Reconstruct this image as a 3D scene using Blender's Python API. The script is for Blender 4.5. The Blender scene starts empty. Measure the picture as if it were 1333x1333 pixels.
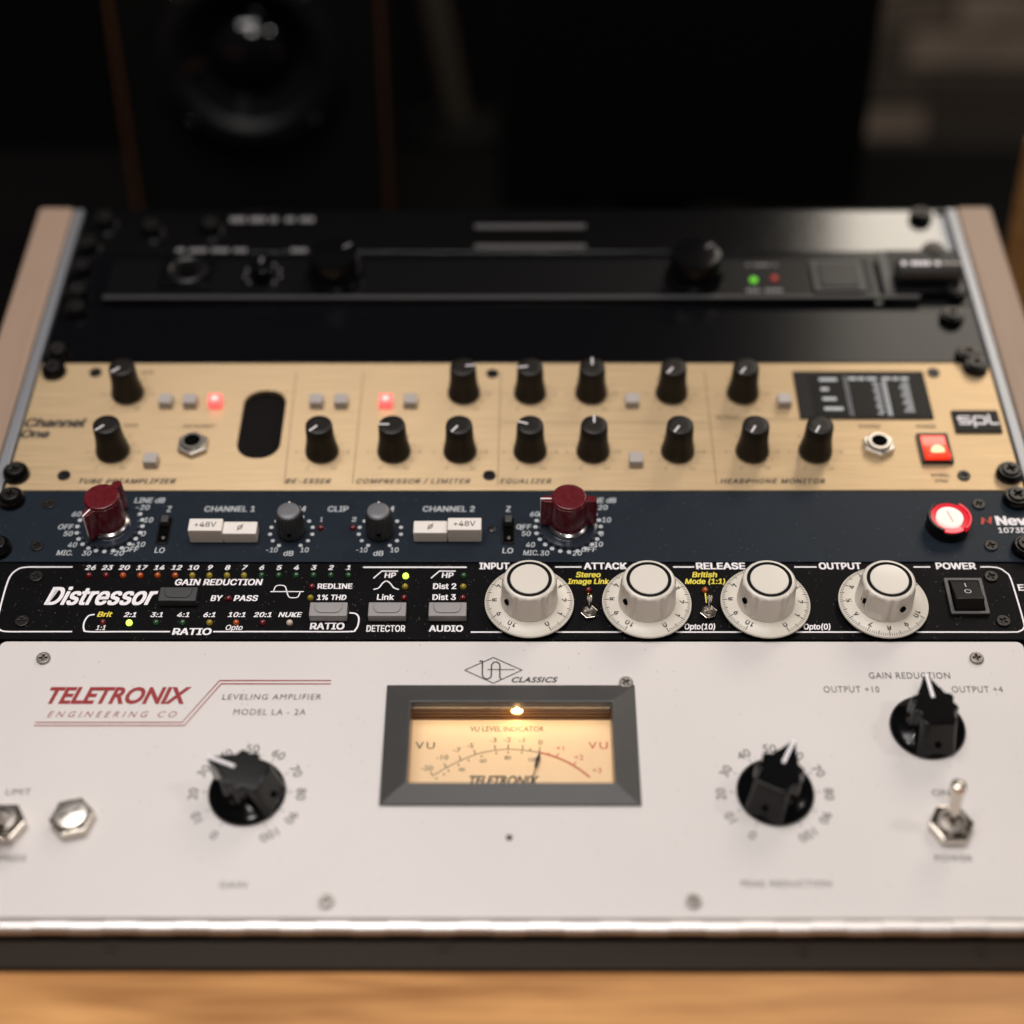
import bpy, bmesh, math, random
from mathutils import Vector, Matrix
random.seed(7)
R = math.radians
S = bpy.context.scene
C = S.collection
MM = 0.001
TILT = R(13.0)
RZ = 0.80                                  # height of the rack's front edge above the floor

# ------------------------------------------------------------------ camera
cam_d = bpy.data.cameras.new('camera')
cam = bpy.data.objects.new('camera', cam_d)
C.objects.link(cam)
S.camera = cam
PT = Matrix.Translation((0, 0, RZ)) @ Matrix.Rotation(TILT, 4, 'X')       # rack plane -> world
cr = Matrix(((1.0, 0.003, -0.0033), (0.0, 0.7419, 0.6705), (0.0045, -0.6705, 0.7419))).transposed().to_4x4()
cam.matrix_world = PT @ Matrix.Translation((0.00263, -0.29555, 0.55778)) @ cr
cam_d.sensor_width = 24.0
cam_d.sensor_fit = 'HORIZONTAL'
cam_d.lens = 2095.0 / 1333.0 * 24.0
cam_d.clip_start = 0.02
cam_d.clip_end = 50
cam_d.dof.use_dof = True
cam_d.dof.focus_distance = 0.712
cam_d.dof.aperture_fstop = cam_d.lens / 22.0
cam_d.dof.aperture_blades = 0

# ------------------------------------------------------------------ world and lamps
W = bpy.data.worlds.new('World')
S.world = W
W.use_nodes = True
W.node_tree.nodes['Background'].inputs[0].default_value = (1.0, 0.82, 0.66, 1)
W.node_tree.nodes['Background'].inputs[1].default_value = 0.022

def area(name, loc, target, sx, sy, power, col, shape='RECTANGLE'):
    d = bpy.data.lights.new(name, 'AREA')
    d.shape = shape
    d.size = sx
    d.size_y = sy
    d.energy = power
    d.color = col
    o = bpy.data.objects.new(name, d)
    C.objects.link(o)
    o.location = loc
    v = Vector(target) - Vector(loc)
    o.rotation_euler = v.to_track_quat('-Z', 'Y').to_euler()
    return o

area('ceiling_lamp_large', (-0.22, 0.02, RZ + 1.70), (-0.20, 0.06, RZ), 0.95, 0.85, 20.5, (1.0, 0.955, 0.925))
area('ceiling_spot_right', (1.35, -0.05, RZ + 1.40), (0.1, 0.1, RZ), 0.16, 0.16, 4.2, (1.0, 0.95, 0.90), 'DISK')
area('ceiling_spot_left', (-0.70, -0.45, RZ + 1.7), (0, 0.1, RZ), 0.10, 0.10, 2.2, (1.0, 0.95, 0.90), 'DISK')
area('ceiling_spot_front', (0.10, -1.25, RZ + 1.65), (0, 0.1, RZ), 0.42, 0.42, 7.0, (1.0, 0.95, 0.90), 'DISK')
area('bright_wall_stand_in', (0.96, 1.45, RZ + 1.64), (0.96, 0.40, RZ + 0.4), 0.84, 0.80, 12.5, (1.0, 0.90, 0.76))  # unseen emitter added in place of the bright wall mirrored in the panels

S.view_settings.view_transform = 'Standard'
S.view_settings.look = 'None'
S.view_settings.exposure = 0
S.view_settings.gamma = 1
S.render.engine = 'CYCLES'
S.cycles.use_denoising = True
S.cycles.max_bounces = 8
S.cycles.transparent_max_bounces = 12
S.cycles.sample_clamp_indirect = 4

# ------------------------------------------------------------------ materials
def mat(name, col, rough=0.5, metal=0.0, spec=0.5, coat=0.0, emit=None, es=0.0, bump=0.0, bscale=3000, vary=0.0, aniso=0.0,
        vscale=60, dust=0.0, dustcol=(0.5, 0.48, 0.45), dscale=900):
    m = bpy.data.materials.new(name)
    m.use_nodes = True
    nt = m.node_tree
    b = nt.nodes['Principled BSDF']
    I = b.inputs
    I['Base Color'].default_value = (*col, 1)
    I['Roughness'].default_value = rough
    I['Metallic'].default_value = metal
    I['Specular IOR Level'].default_value = spec
    I['Coat Weight'].default_value = coat
    I['Coat Roughness'].default_value = 0.08
    if aniso: I['Anisotropic'].default_value = aniso
    if emit:
        I['Emission Color'].default_value = (*emit, 1)
        I['Emission Strength'].default_value = es
    tc = None
    if bump or vary or dust:
        tc = nt.nodes.new('ShaderNodeTexCoord')
    src = None
    if vary:
        n = nt.nodes.new('ShaderNodeTexNoise'); n.inputs['Scale'].default_value = vscale; n.inputs['Detail'].default_value = 6
        nt.links.new(tc.outputs['Object'], n.inputs['Vector'])
        mr = nt.nodes.new('ShaderNodeMapRange')
        mr.inputs['From Min'].default_value = 0.25; mr.inputs['From Max'].default_value = 0.75
        mr.inputs['To Min'].default_value = 1 - vary; mr.inputs['To Max'].default_value = 1 + vary
        nt.links.new(n.outputs['Fac'], mr.inputs['Value'])
        mx = nt.nodes.new('ShaderNodeVectorMath'); mx.operation = 'SCALE'
        mx.inputs[0].default_value = col
        nt.links.new(mr.outputs[0], mx.inputs['Scale'])
        nt.links.new(mx.outputs[0], I['Base Color'])
        src = mx.outputs[0]
        m2 = nt.nodes.new('ShaderNodeMapRange')
        m2.inputs['To Min'].default_value = max(0.02, rough - vary * 0.7); m2.inputs['To Max'].default_value = min(1, rough + vary * 0.7)
        nt.links.new(n.outputs['Fac'], m2.inputs['Value'])
        nt.links.new(m2.outputs[0], I['Roughness'])
    if dust:
        v = nt.nodes.new('ShaderNodeTexVoronoi'); v.inputs['Scale'].default_value = dscale
        nt.links.new(tc.outputs['Object'], v.inputs['Vector'])
        wn = nt.nodes.new('ShaderNodeMath'); wn.operation = 'LESS_THAN'; wn.inputs[1].default_value = 0.16
        nt.links.new(v.outputs['Distance'], wn.inputs[0])
        sep = nt.nodes.new('ShaderNodeSeparateColor'); nt.links.new(v.outputs['Color'], sep.inputs[0])
        gt = nt.nodes.new('ShaderNodeMath'); gt.operation = 'GREATER_THAN'; gt.inputs[1].default_value = 1 - dust
        nt.links.new(sep.outputs[0], gt.inputs[0])
        mu = nt.nodes.new('ShaderNodeMath'); mu.operation = 'MULTIPLY'
        nt.links.new(wn.outputs[0], mu.inputs[0]); nt.links.new(gt.outputs[0], mu.inputs[1])
        mu2 = nt.nodes.new('ShaderNodeMath'); mu2.operation = 'MULTIPLY'
        nt.links.new(mu.outputs[0], mu2.inputs[0]); nt.links.new(sep.outputs[1], mu2.inputs[1])
        mix = nt.nodes.new('ShaderNodeMix'); mix.data_type = 'RGBA'
        mix.inputs[6].default_value = (*col, 1); mix.inputs[7].default_value = (*dustcol, 1)
        if src: nt.links.new(src, mix.inputs[6])
        nt.links.new(mu2.outputs[0], mix.inputs[0])
        nt.links.new(mix.outputs[2], I['Base Color'])
    if bump:
        n = nt.nodes.new('ShaderNodeTexNoise'); n.inputs['Scale'].default_value = bscale; n.inputs['Detail'].default_value = 3
        nt.links.new(tc.outputs['Object'], n.inputs['Vector'])
        bp = nt.nodes.new('ShaderNodeBump'); bp.inputs['Strength'].default_value = bump; bp.inputs['Distance'].default_value = 0.0002
        nt.links.new(n.outputs['Fac'], bp.inputs['Height'])
        nt.links.new(bp.outputs[0], I['Normal'])
    return m

M = {}
M['cream'] = mat('cream_paint', (0.675, 0.632, 0.617), 0.42, bump=0.35, bscale=2200, vary=0.045, vscale=9, dust=0.10, dustcol=(0.42, 0.38, 0.34), dscale=420)
M['black_panel'] = mat('black_panel_paint', (0.0024, 0.0021, 0.0028), 0.45, spec=0.07, bump=0.25, bscale=1800, vary=0.15, vscale=80, dust=0.30, dustcol=(0.20, 0.18, 0.16), dscale=800)
M['navy'] = mat('navy_panel_paint', (0.0122, 0.0182, 0.0275), 0.38, spec=0.13, bump=0.4, bscale=1700, vary=0.06, vscale=120, dust=0.15, dustcol=(0.12, 0.14, 0.17), dscale=700)
M['gloss_black'] = mat('black_powder_coat', (0.003, 0.003, 0.0035), 0.12, spec=1.0, coat=0.4, bump=0.30, bscale=650)
M['satin_black'] = mat('satin_black_steel', (0.0028, 0.0028, 0.0038), 0.19, spec=0.18, bump=0.05, bscale=1200)
M['device_black'] = mat('device_black_metal', (0.0032, 0.003, 0.0038), 0.33, spec=0.2, bump=0.2, bscale=900)
M['black_plastic'] = mat('black_bakelite', (0.003, 0.003, 0.0034), 0.15, spec=0.32, vary=0.03, vscale=300)
M['soft_black'] = mat('soft_black_plastic', (0.009, 0.0065, 0.005), 0.42, spec=0.3, vary=0.10, vscale=300)
M['screw_black'] = mat('black_oxide_screw', (0.030, 0.027, 0.026), 0.30, metal=0.6)
M['hole'] = mat('dark_hole', (0.002, 0.002, 0.002), 0.8, spec=0.03)
M['white_plastic'] = mat('cream_white_plastic', (0.72, 0.665, 0.60), 0.30, coat=0.3, vary=0.02, vscale=90)
M['dial_white'] = mat('dial_plastic', (0.70, 0.645, 0.565), 0.38, vary=0.02, vscale=90)
M['button_white'] = mat('button_white', (0.80, 0.74, 0.69), 0.35)
M['button_grey'] = mat('button_grey', (0.30, 0.28, 0.28), 0.38, vary=0.05)
M['button_dark'] = mat('button_dark_grey', (0.045, 0.045, 0.047), 0.4)
M['spl_button'] = mat('translucent_grey_button', (0.42, 0.38, 0.36), 0.35)
M['spl_lit'] = mat('lit_red_button', (0.8, 0.2, 0.18), 0.35, emit=(1.0, 0.12, 0.12), es=0.95)
M['spl_lit_core'] = mat('lit_red_button_core', (0.9, 0.5, 0.45), 0.35, emit=(1.0, 0.35, 0.33), es=1.3)
M['ink_black'] = mat('black_ink', (0.016, 0.014, 0.014), 0.5)
M['ink_grey'] = mat('grey_ink', (0.085, 0.075, 0.075), 0.5)
M['ink_white'] = mat('white_ink', (0.86, 0.82, 0.85), 0.5)
M['ink_pale'] = mat('pale_ink', (0.50, 0.52, 0.55), 0.5)
M['ink_red'] = mat('red_ink', (0.29, 0.010, 0.014), 0.5)
M['ink_scarlet'] = mat('scarlet_ink', (0.50, 0.045, 0.02), 0.5)
M['ink_yellow'] = mat('yellow_ink', (0.80, 0.66, 0.06), 0.5)
M['ink_brown'] = mat('engraved_brown_ink', (0.13, 0.09, 0.05), 0.5)
M['ink_lightbrown'] = mat('fine_brown_ink', (0.19, 0.125, 0.065), 0.5)
M['ink_dim'] = mat('dim_white_ink', (0.22, 0.21, 0.22), 0.5)
M['chrome'] = mat('nickel_plate', (0.66, 0.60, 0.53), 0.14, metal=1.0)
M['steel'] = mat('screw_steel', (0.27, 0.245, 0.225), 0.38, metal=1.0)
M['satin_nickel'] = mat('satin_nickel', (0.62, 0.58, 0.53), 0.33, metal=1.0)
M['slot_edge'] = mat('slot_edge_grey', (0.075, 0.072, 0.072), 0.45)
M['alu'] = mat('aluminium_rail', (0.34, 0.35, 0.38), 0.45, metal=0.75, bump=0.2, bscale=500)
M['hinge'] = mat('hinge_steel', (0.84, 0.80, 0.79), 0.42, metal=1.0, bump=0.1, bscale=500)
M['red_plastic'] = mat('oxblood_plastic', (0.105, 0.004, 0.009), 0.27, coat=0.25, vary=0.10, vscale=400, dust=0.25, dustcol=(0.35, 0.12, 0.12), dscale=1300)
M['clear_skirt'] = mat('smoked_clear_skirt', (0.020, 0.026, 0.040), 0.16, coat=0.5)
M['spun_alu'] = mat('spun_aluminium', (0.52, 0.50, 0.50), 0.22, metal=1.0)
M['trim_grey'] = mat('trim_knob_plastic', (0.036, 0.036, 0.038), 0.42)
M['trim_cap'] = mat('trim_knob_cap', (0.145, 0.145, 0.16), 0.38)
M['badge'] = mat('badge_black', (0.013, 0.011, 0.011), 0.45, spec=0.15)
M['screen'] = mat('display_glass', (0.002, 0.002, 0.0025), 0.3, spec=0.10)
M['bezel_grey'] = mat('meter_bezel_plastic', (0.058, 0.055, 0.055), 0.36, spec=0.6, bump=0.35, bscale=1500, vary=0.04, vscale=100)
M['meter_face'] = mat('glowing_dial_card', (0.55, 0.40, 0.25), 0.6, emit=(1.0, 0.66, 0.35), es=0.40)  # card glows by emission, standing in for lamp light spread evenly over it
M['meter_inside'] = mat('meter_housing', (0.22, 0.12, 0.06), 0.30, coat=0.5)
M['bulb'] = mat('meter_bulb_glass', (1, 0.8, 0.5), 0.3, emit=(1.0, 0.58, 0.20), es=14)
M['rocker_black'] = mat('rocker_black', (0.007, 0.0065, 0.007), 0.30, spec=0.3)
M['bar'] = mat('painted_front_bar', (0.021, 0.0135, 0.0085), 0.5, spec=0.12, bump=0.2, bscale=700)
M['ring_black'] = mat('ring_inlay', (0.004, 0.003, 0.004), 0.6, spec=0.1)
M['rocker_red'] = mat('lit_red_rocker', (0.8, 0.04, 0.02), 0.25, emit=(1.0, 0.040, 0.014), es=1.1, coat=0.4)
M['rocker_glow'] = mat('lit_rocker_centre', (1, 0.5, 0.3), 0.3, emit=(1.0, 0.42, 0.22), es=1.7)
M['power_red'] = mat('lit_power_ring', (0.25, 0.004, 0.012), 0.3, emit=(1.0, 0.006, 0.030), es=0.55)
M['power_pink'] = mat('lit_power_ring_front', (0.3, 0.05, 0.05), 0.3, emit=(1.0, 0.16, 0.17), es=0.95)
M['power_white'] = mat('lit_power_centre', (0.35, 0.2, 0.18), 0.3, emit=(1.0, 0.76, 0.68), es=0.95)
M['rubber'] = mat('speaker_rubber', (0.004, 0.004, 0.0045), 0.42, spec=0.25)
M['cone'] = mat('speaker_cone', (0.003, 0.003, 0.004), 0.07, spec=0.7)
M['baffle'] = mat('speaker_baffle', (0.003, 0.0028, 0.0028), 0.6, spec=0.12)
M['screen_off'] = mat('monitor_screen_off', (0.0015, 0.0015, 0.0015), 0.5, spec=0.08)
M['carpet'] = mat('dark_carpet', (0.005, 0.0045, 0.0045), 0.95, spec=0.02, bump=0.6, bscale=300)
M['dark_desk'] = mat('dark_desk_top', (0.004, 0.0035, 0.0035), 0.8, spec=0.05)

def led_mat(name, col, es=0.0, ec=None):
    return mat(name, col, 0.07, coat=0.8, emit=ec or col, es=es)
M['led_red'] = led_mat('led_dark_red', (0.13, 0.004, 0.006))
M['led_orange'] = led_mat('led_orange', (0.42, 0.07, 0.008))
M['led_yellow'] = led_mat('led_yellow', (0.30, 0.22, 0.015))
M['led_green'] = led_mat('led_green', (0.015, 0.075, 0.025))
M['led_white'] = led_mat('led_clear', (0.62, 0.50, 0.42))
M['led_lit'] = led_mat('led_lit_lime', (0.6, 0.9, 0.1), 1.7, (0.62, 1.0, 0.10))
M['led_lit_green'] = led_mat('led_lit_green', (0.05, 0.3, 0.02), 0.75, (0.20, 0.85, 0.02))
M['led_dim_red'] = led_mat('led_dim_red', (0.3, 0.02, 0.01), 0.12, (1.0, 0.06, 0.02))

def gold_mat():
    m = mat('brushed_gold_panel', (0.60, 0.45, 0.25), 0.40, metal=0.62, aniso=0.75)
    nt = m.node_tree; b = nt.nodes['Principled BSDF']
    tc = nt.nodes.new('ShaderNodeTexCoord'); mp = nt.nodes.new('ShaderNodeMapping')
    mp.inputs['Scale'].default_value = (28, 2200, 2200)
    n = nt.nodes.new('ShaderNodeTexNoise'); n.inputs['Scale'].default_value = 1.0; n.inputs['Detail'].default_value = 5
    nt.links.new(tc.outputs['Object'], mp.inputs[0]); nt.links.new(mp.outputs[0], n.inputs['Vector'])
    cr_ = nt.nodes.new('ShaderNodeValToRGB')
    cr_.color_ramp.elements[0].position = 0.3; cr_.color_ramp.elements[0].color = (0.47, 0.335, 0.193, 1)
    cr_.color_ramp.elements[1].position = 0.7; cr_.color_ramp.elements[1].color = (0.66, 0.48, 0.285, 1)
    nt.links.new(n.outputs['Fac'], cr_.inputs[0]); nt.links.new(cr_.outputs[0], b.inputs['Base Color'])
    bp = nt.nodes.new('ShaderNodeBump'); bp.inputs['Strength'].default_value = 0.5; bp.inputs['Distance'].default_value = 0.0001
    nt.links.new(n.outputs['Fac'], bp.inputs['Height']); nt.links.new(bp.outputs[0], b.inputs['Normal'])
    cx_ = nt.nodes.new('ShaderNodeCombineXYZ')          # brushed along the panel: the sheen spreads across it
    cx_.inputs[1].default_value = math.cos(TILT); cx_.inputs[2].default_value = math.sin(TILT)
    nt.links.new(cx_.outputs[0], b.inputs['Tangent'])
    return m
M['gold'] = gold_mat()

def wood_mat(name, dark, light, rough, sc=(2.0, 22, 22)):
    m = mat(name, light, rough, spec=0.4)
    nt = m.node_tree; b = nt.nodes['Principled BSDF']
    tc = nt.nodes.new('ShaderNodeTexCoord'); mp = nt.nodes.new('ShaderNodeMapping')
    mp.inputs['Scale'].default_value = sc
    n = nt.nodes.new('ShaderNodeTexNoise'); n.inputs['Scale'].default_value = 3.0; n.inputs['Detail'].default_value = 8; n.inputs['Distortion'].default_value = 1.2
    nt.links.new(tc.outputs['Object'], mp.inputs[0]); nt.links.new(mp.outputs[0], n.inputs['Vector'])
    cr_ = nt.nodes.new('ShaderNodeValToRGB')
    cr_.color_ramp.elements[0].position = 0.32; cr_.color_ramp.elements[0].color = (*dark, 1)
    cr_.color_ramp.elements[1].position = 0.68; cr_.color_ramp.elements[1].color = (*light, 1)
    nt.links.new(n.outputs['Fac'], cr_.inputs[0]); nt.links.new(cr_.outputs[0], b.inputs['Base Color'])
    return m
M['wood'] = wood_mat('oiled_oak', (0.34, 0.140, 0.040), (0.70, 0.355, 0.125), 0.45)
M['beige'] = wood_mat('pale_side_cheek', (0.305, 0.211, 0.156), (0.335, 0.233, 0.173), 0.48, sc=(40, 3, 40))
M['dark_wood'] = wood_mat('walnut_trim', (0.05, 0.02, 0.008), (0.09, 0.035, 0.013), 0.4, (22, 22, 2))
def stone_mat(i, col):
    return mat('ledge_stone_%d' % i, col, 0.85, bump=1.0, bscale=60, vary=0.25, vscale=25)
stones = [stone_mat(i, c) for i, c in enumerate(((0.10, 0.074, 0.054), (0.05, 0.037, 0.026), (0.22, 0.165, 0.125), (0.025, 0.019, 0.014)))]

def glass_mat():
    m = bpy.data.materials.new('meter_window'); m.use_nodes = True
    nt = m.node_tree; nt.nodes.remove(nt.nodes['Principled BSDF'])
    t = nt.nodes.new('ShaderNodeBsdfTransparent'); g = nt.nodes.new('ShaderNodeBsdfGlossy')
    g.inputs['Roughness'].default_value = 0.04
    f = nt.nodes.new('ShaderNodeFresnel'); f.inputs[0].default_value = 1.45
    mx = nt.nodes.new('ShaderNodeMixShader')
    nt.links.new(f.outputs[0], mx.inputs[0]); nt.links.new(t.outputs[0], mx.inputs[1]); nt.links.new(g.outputs[0], mx.inputs[2])
    nt.links.new(mx.outputs[0], nt.nodes['Material Output'].inputs[0])
    return m
M['glass'] = glass_mat()

# ------------------------------------------------------------------ mesh helpers (all in millimetres)
def bevel_normals(bm, bf, ang):
    """flat faces keep their flat normal, the narrow bevels between them turn smoothly"""
    bm.normal_update(); bm.faces.index_update()
    area = {f: f.calc_area() for f in bm.faces}
    out = []
    for f in bm.faces:
        n = f.normal
        for l in f.loops:
            s = Vector((0, 0, 0))
            for g in l.vert.link_faces:
                if g in bf: continue
                if n.dot(g.normal) > math.cos(ang if f not in bf else R(62)): s += g.normal * area[g]
            if s.length < 1e-20:
                for g in l.vert.link_faces: s += g.normal
            out.append(s.normalized() if s.length > 1e-20 else n.copy())
    return out

class MB:
    def __init__(s): s.v = []; s.f = []; s.marks = []
    def add(s, vs, fs):
        o = len(s.v); s.v += [tuple(v) for v in vs]; s.f += [tuple(i + o for i in f) for f in fs]; return s
    def box(s, x0, x1, y0, y1, z0, z1):
        vs = [(x, y, z) for z in (z0, z1) for y in (y0, y1) for x in (x0, x1)]
        return s.add(vs, [(0, 2, 3, 1), (4, 5, 7, 6), (0, 1, 5, 4), (2, 6, 7, 3), (0, 4, 6, 2), (1, 3, 7, 5)])
    def lathe(s, prof, n=40, cx=0, cy=0, fn=None, caps=True):
        vs = []; fs = []
        for r, z in prof:
            for k in range(n):
                a = 2 * math.pi * k / n
                rr = fn(a, r, z) if fn else r
                vs.append((cx + rr * math.sin(a), cy + rr * math.cos(a), z))
        for i in range(len(prof) - 1):
            for k in range(n):
                a = i * n + k; b = i * n + (k + 1) % n
                fs.append((a, a + n, b + n, b))
        if caps:
            fs.append(tuple(range(n)))
            fs.append(tuple(reversed(range((len(prof) - 1) * n, len(prof) * n))))
        return s.add(vs, fs)
    def prism(s, out, z0, z1):
        n = len(out)
        vs = [(x, y, z0) for x, y in out] + [(x, y, z1) for x, y in out]
        fs = [tuple(reversed(range(n))), tuple(range(n, 2 * n))]
        fs += [(i, (i + 1) % n, (i + 1) % n + n, i + n) for i in range(n)]
        return s.add(vs, fs)
    def loft(s, rings):
        n = len(rings[0]); o = []
        for r in rings: o += r
        fs = [tuple(reversed(range(n))), tuple(range((len(rings) - 1) * n, len(rings) * n))]
        for j in range(len(rings) - 1):
            fs += [(j * n + i, j * n + (i + 1) % n, (j + 1) * n + (i + 1) % n, (j + 1) * n + i) for i in range(n)]
        return s.add(o, fs)
    def line(s, pts, w, z=0.15):
        n = len(pts)
        s.marks.append((len(s.v), len(s.v) + 2 * n, len(s.f), len(s.f) + n - 1, 'rule'))
        L = []; Rr = []
        for i, p in enumerate(pts):
            a = pts[max(0, i - 1)]; b = pts[min(n - 1, i + 1)]
            dx, dy = b[0] - a[0], b[1] - a[1]; l = math.hypot(dx, dy) or 1
            k = 1.0
            if 0 < i < n - 1:
                d1 = (p[0] - a[0], p[1] - a[1]); l1 = math.hypot(*d1) or 1
                k = 1 / max(0.5, abs((d1[0] * dx + d1[1] * dy) / (l1 * l)))
            nx, ny = -dy / l * w / 2 * k, dx / l * w / 2 * k
            L.append((p[0] + nx, p[1] + ny, z)); Rr.append((p[0] - nx, p[1] - ny, z))
        return s.add(L + Rr, [(n + i, n + i + 1, i + 1, i) for i in range(n - 1)])
    def disc(s, x, y, r, z=0.15, n=20):
        return s.add([(x + r * math.cos(2 * math.pi * k / n), y + r * math.sin(2 * math.pi * k / n), z) for k in range(n)], [tuple(range(n))])
    def xf(s, mtx):
        s.v = [tuple(mtx @ Vector(v)) for v in s.v]; return s
    def mesh(s, name, m, smooth=True, bevel=0.0, segs=2, angle=35):
        me = bpy.data.meshes.new(name)
        me.from_pydata([(a * MM, b * MM, c * MM) for a, b, c in s.v], [], s.f)
        if bevel or smooth:
            bm = bmesh.new(); bm.from_mesh(me)
            bmesh.ops.recalc_face_normals(bm, faces=bm.faces)
            ed = [e for e in bm.edges if len(e.link_faces) == 2 and e.calc_face_angle() > R(30)] if bevel else []
            nrm = None
            if ed:
                res = bmesh.ops.bevel(bm, geom=ed, offset=bevel * MM, segments=segs, affect='EDGES', profile=0.5)
                nrm = bevel_normals(bm, set(res['faces']), R(angle))
            bm.to_mesh(me); bm.free()
            if nrm: me.shade_smooth(); me.normals_split_custom_set(nrm)
        else: nrm = None
        if isinstance(m, (list, tuple)):
            for q in m: me.materials.append(q)
        else: me.materials.append(m)
        if smooth and not nrm:
            me.shade_smooth(); me.set_sharp_from_angle(angle=R(angle))
        return me

def curve_mesh(name, splines, thick, bevel, m):
    """flat outline with holes -> solid plate, top face at z = 0 (mm)"""
    c = bpy.data.curves.new('outline', 'CURVE'); c.dimensions = '2D'; c.fill_mode = 'BOTH'
    for pts in splines:
        sp = c.splines.new('POLY'); sp.points.add(len(pts) - 1); sp.use_cyclic_u = True
        for p, q in zip(sp.points, pts): p.co = (q[0] * MM, q[1] * MM, 0, 1)
    c.extrude = (thick / 2 - bevel) * MM
    c.bevel_depth = bevel * MM; c.bevel_resolution = 2; c.offset = -bevel * MM
    o = bpy.data.objects.new('outline', c); C.objects.link(o)
    dg = bpy.context.evaluated_depsgraph_get()
    me = bpy.data.meshes.new_from_object(o.evaluated_get(dg))
    bpy.data.objects.remove(o); bpy.data.curves.remove(c)
    me.name = name
    for v in me.vertices: v.co.z -= thick / 2 * MM
    me.materials.clear(); me.materials.append(m)
    me.shade_smooth(); me.set_sharp_from_angle(angle=R(12))
    return me

def rrect(x0, x1, y0, y1, r, n=6):
    o = []
    for cx, cy, a0 in ((x1 - r, y1 - r, 0), (x0 + r, y1 - r, 90), (x0 + r, y0 + r, 180), (x1 - r, y0 + r, 270)):
        for k in range(n + 1):
            a = R(a0 + 90 * k / n); o.append((cx + r * math.cos(a), cy + r * math.sin(a)))
    return o
def circ(r, n=32, cx=0, cy=0): return [(cx + r * math.cos(2 * math.pi * k / n), cy + r * math.sin(2 * math.pi * k / n)) for k in range(n)]

_tc = {}
SANS = None
try:                                   # Blender's own bundled interface face; the built-in face otherwise
    import os
    SANS = bpy.data.fonts.load(os.path.join(bpy.utils.system_resource('DATAFILES'), 'fonts', 'Inter.woff2'))
except Exception:
    SANS = None
FACE = [None]
def text_geo(body, bold, shear, space=1.0):
    k = (body, bold, shear, space, FACE[0] is not None)
    if k not in _tc:
        c = bpy.data.curves.new('txt', 'FONT'); c.body = body; c.resolution_u = 3
        c.shear = shear; c.offset = 0 if FACE[0] else bold
        if FACE[0]: c.font = FACE[0]
        c.space_character = space; c.fill_mode = 'FRONT'
        o = bpy.data.objects.new('txt', c); C.objects.link(o)
        dg = bpy.context.evaluated_depsgraph_get()
        me = bpy.data.meshes.new_from_object(o.evaluated_get(dg))
        vs = [tuple(v.co) for v in me.vertices]; fs = [tuple(p.vertices) for p in me.polygons]
        bpy.data.objects.remove(o); bpy.data.curves.remove(c); bpy.data.meshes.remove(me)
        _tc[k] = (vs, fs)
    return _tc[k]
_ch = {}
def capheight():
    f = FACE[0] is not None
    if f not in _ch: _ch[f] = max(v[1] for v in text_geo('H', 0, 0)[0])
    return _ch[f]

def T(mb, body, x, y, width, cap, rot=0, bold=0.0, shear=0.0, z=0.15, space=1.0, scx=None):
    """flat lettering centred on (x, y); width None = natural width"""
    v0, f0 = len(mb.v), len(mb.f)
    vs, fs = text_geo(body, bold, shear, space); CAPH = capheight()
    x0 = min(v[0] for v in vs); x1 = max(v[0] for v in vs)
    fat = bold * 0.72 if FACE[0] else 0
    sy = cap / (CAPH + 2 * bold)
    sx = width / (x1 - x0 + 2 * fat) if width else sy * (scx or 1)
    ca, sa = math.cos(R(rot)), math.sin(R(rot))
    out = []
    for v in vs:
        px = (v[0] - (x0 + x1) / 2) * sx; py = (v[1] - CAPH / 2) * sy
        out.append((x + px * ca - py * sa, y + px * sa + py * ca, z))
    mb.add(out, fs)
    if fat:
        for i, (ex, ey) in enumerate(((-1, -.6), (1, -.6), (-1, .6), (1, .6), (-.4, 0), (.4, 0))):
            dx = ex * fat * sx; dy = ey * fat * sy
            mb.add([(a_ + dx * ca - dy * sa, b_ + dx * sa + dy * ca, z + 0.004 * (i + 1)) for a_, b_, c_ in out], fs)
    mb.marks.append((v0, len(mb.v), f0, len(mb.f), body))

# ------------------------------------------------------------------ objects
def printed(unit, name, mb, m, lines=False):
    """every printed word is a part of its own; rules, dots and single figures stay together"""
    used = set()
    for a, b_, c, d, body in mb.marks:
        if len(body) < 2 or (body == 'rule' and not lines): continue
        q = MB(); q.v = mb.v[a:b_]; q.f = [tuple(i - a for i in f) for f in mb.f[c:d]]
        nm = 'printed_line' if body == 'rule' else 'lettering'
        part(unit, nm, q.mesh(nm, m, False), 0, 0, 0)
        used.update(range(c, d))
    rest = [f for i, f in enumerate(mb.f) if i not in used]
    if rest:
        ids = sorted({i for f in rest for i in f}); mp = {i: k for k, i in enumerate(ids)}
        q = MB(); q.v = [mb.v[i] for i in ids]; q.f = [tuple(mp[i] for i in f) for f in rest]
        part(unit, name, q.mesh(name, m, False), 0, 0, 0)['kind'] = 'stuff'    # ticks, dots and single figures

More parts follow.
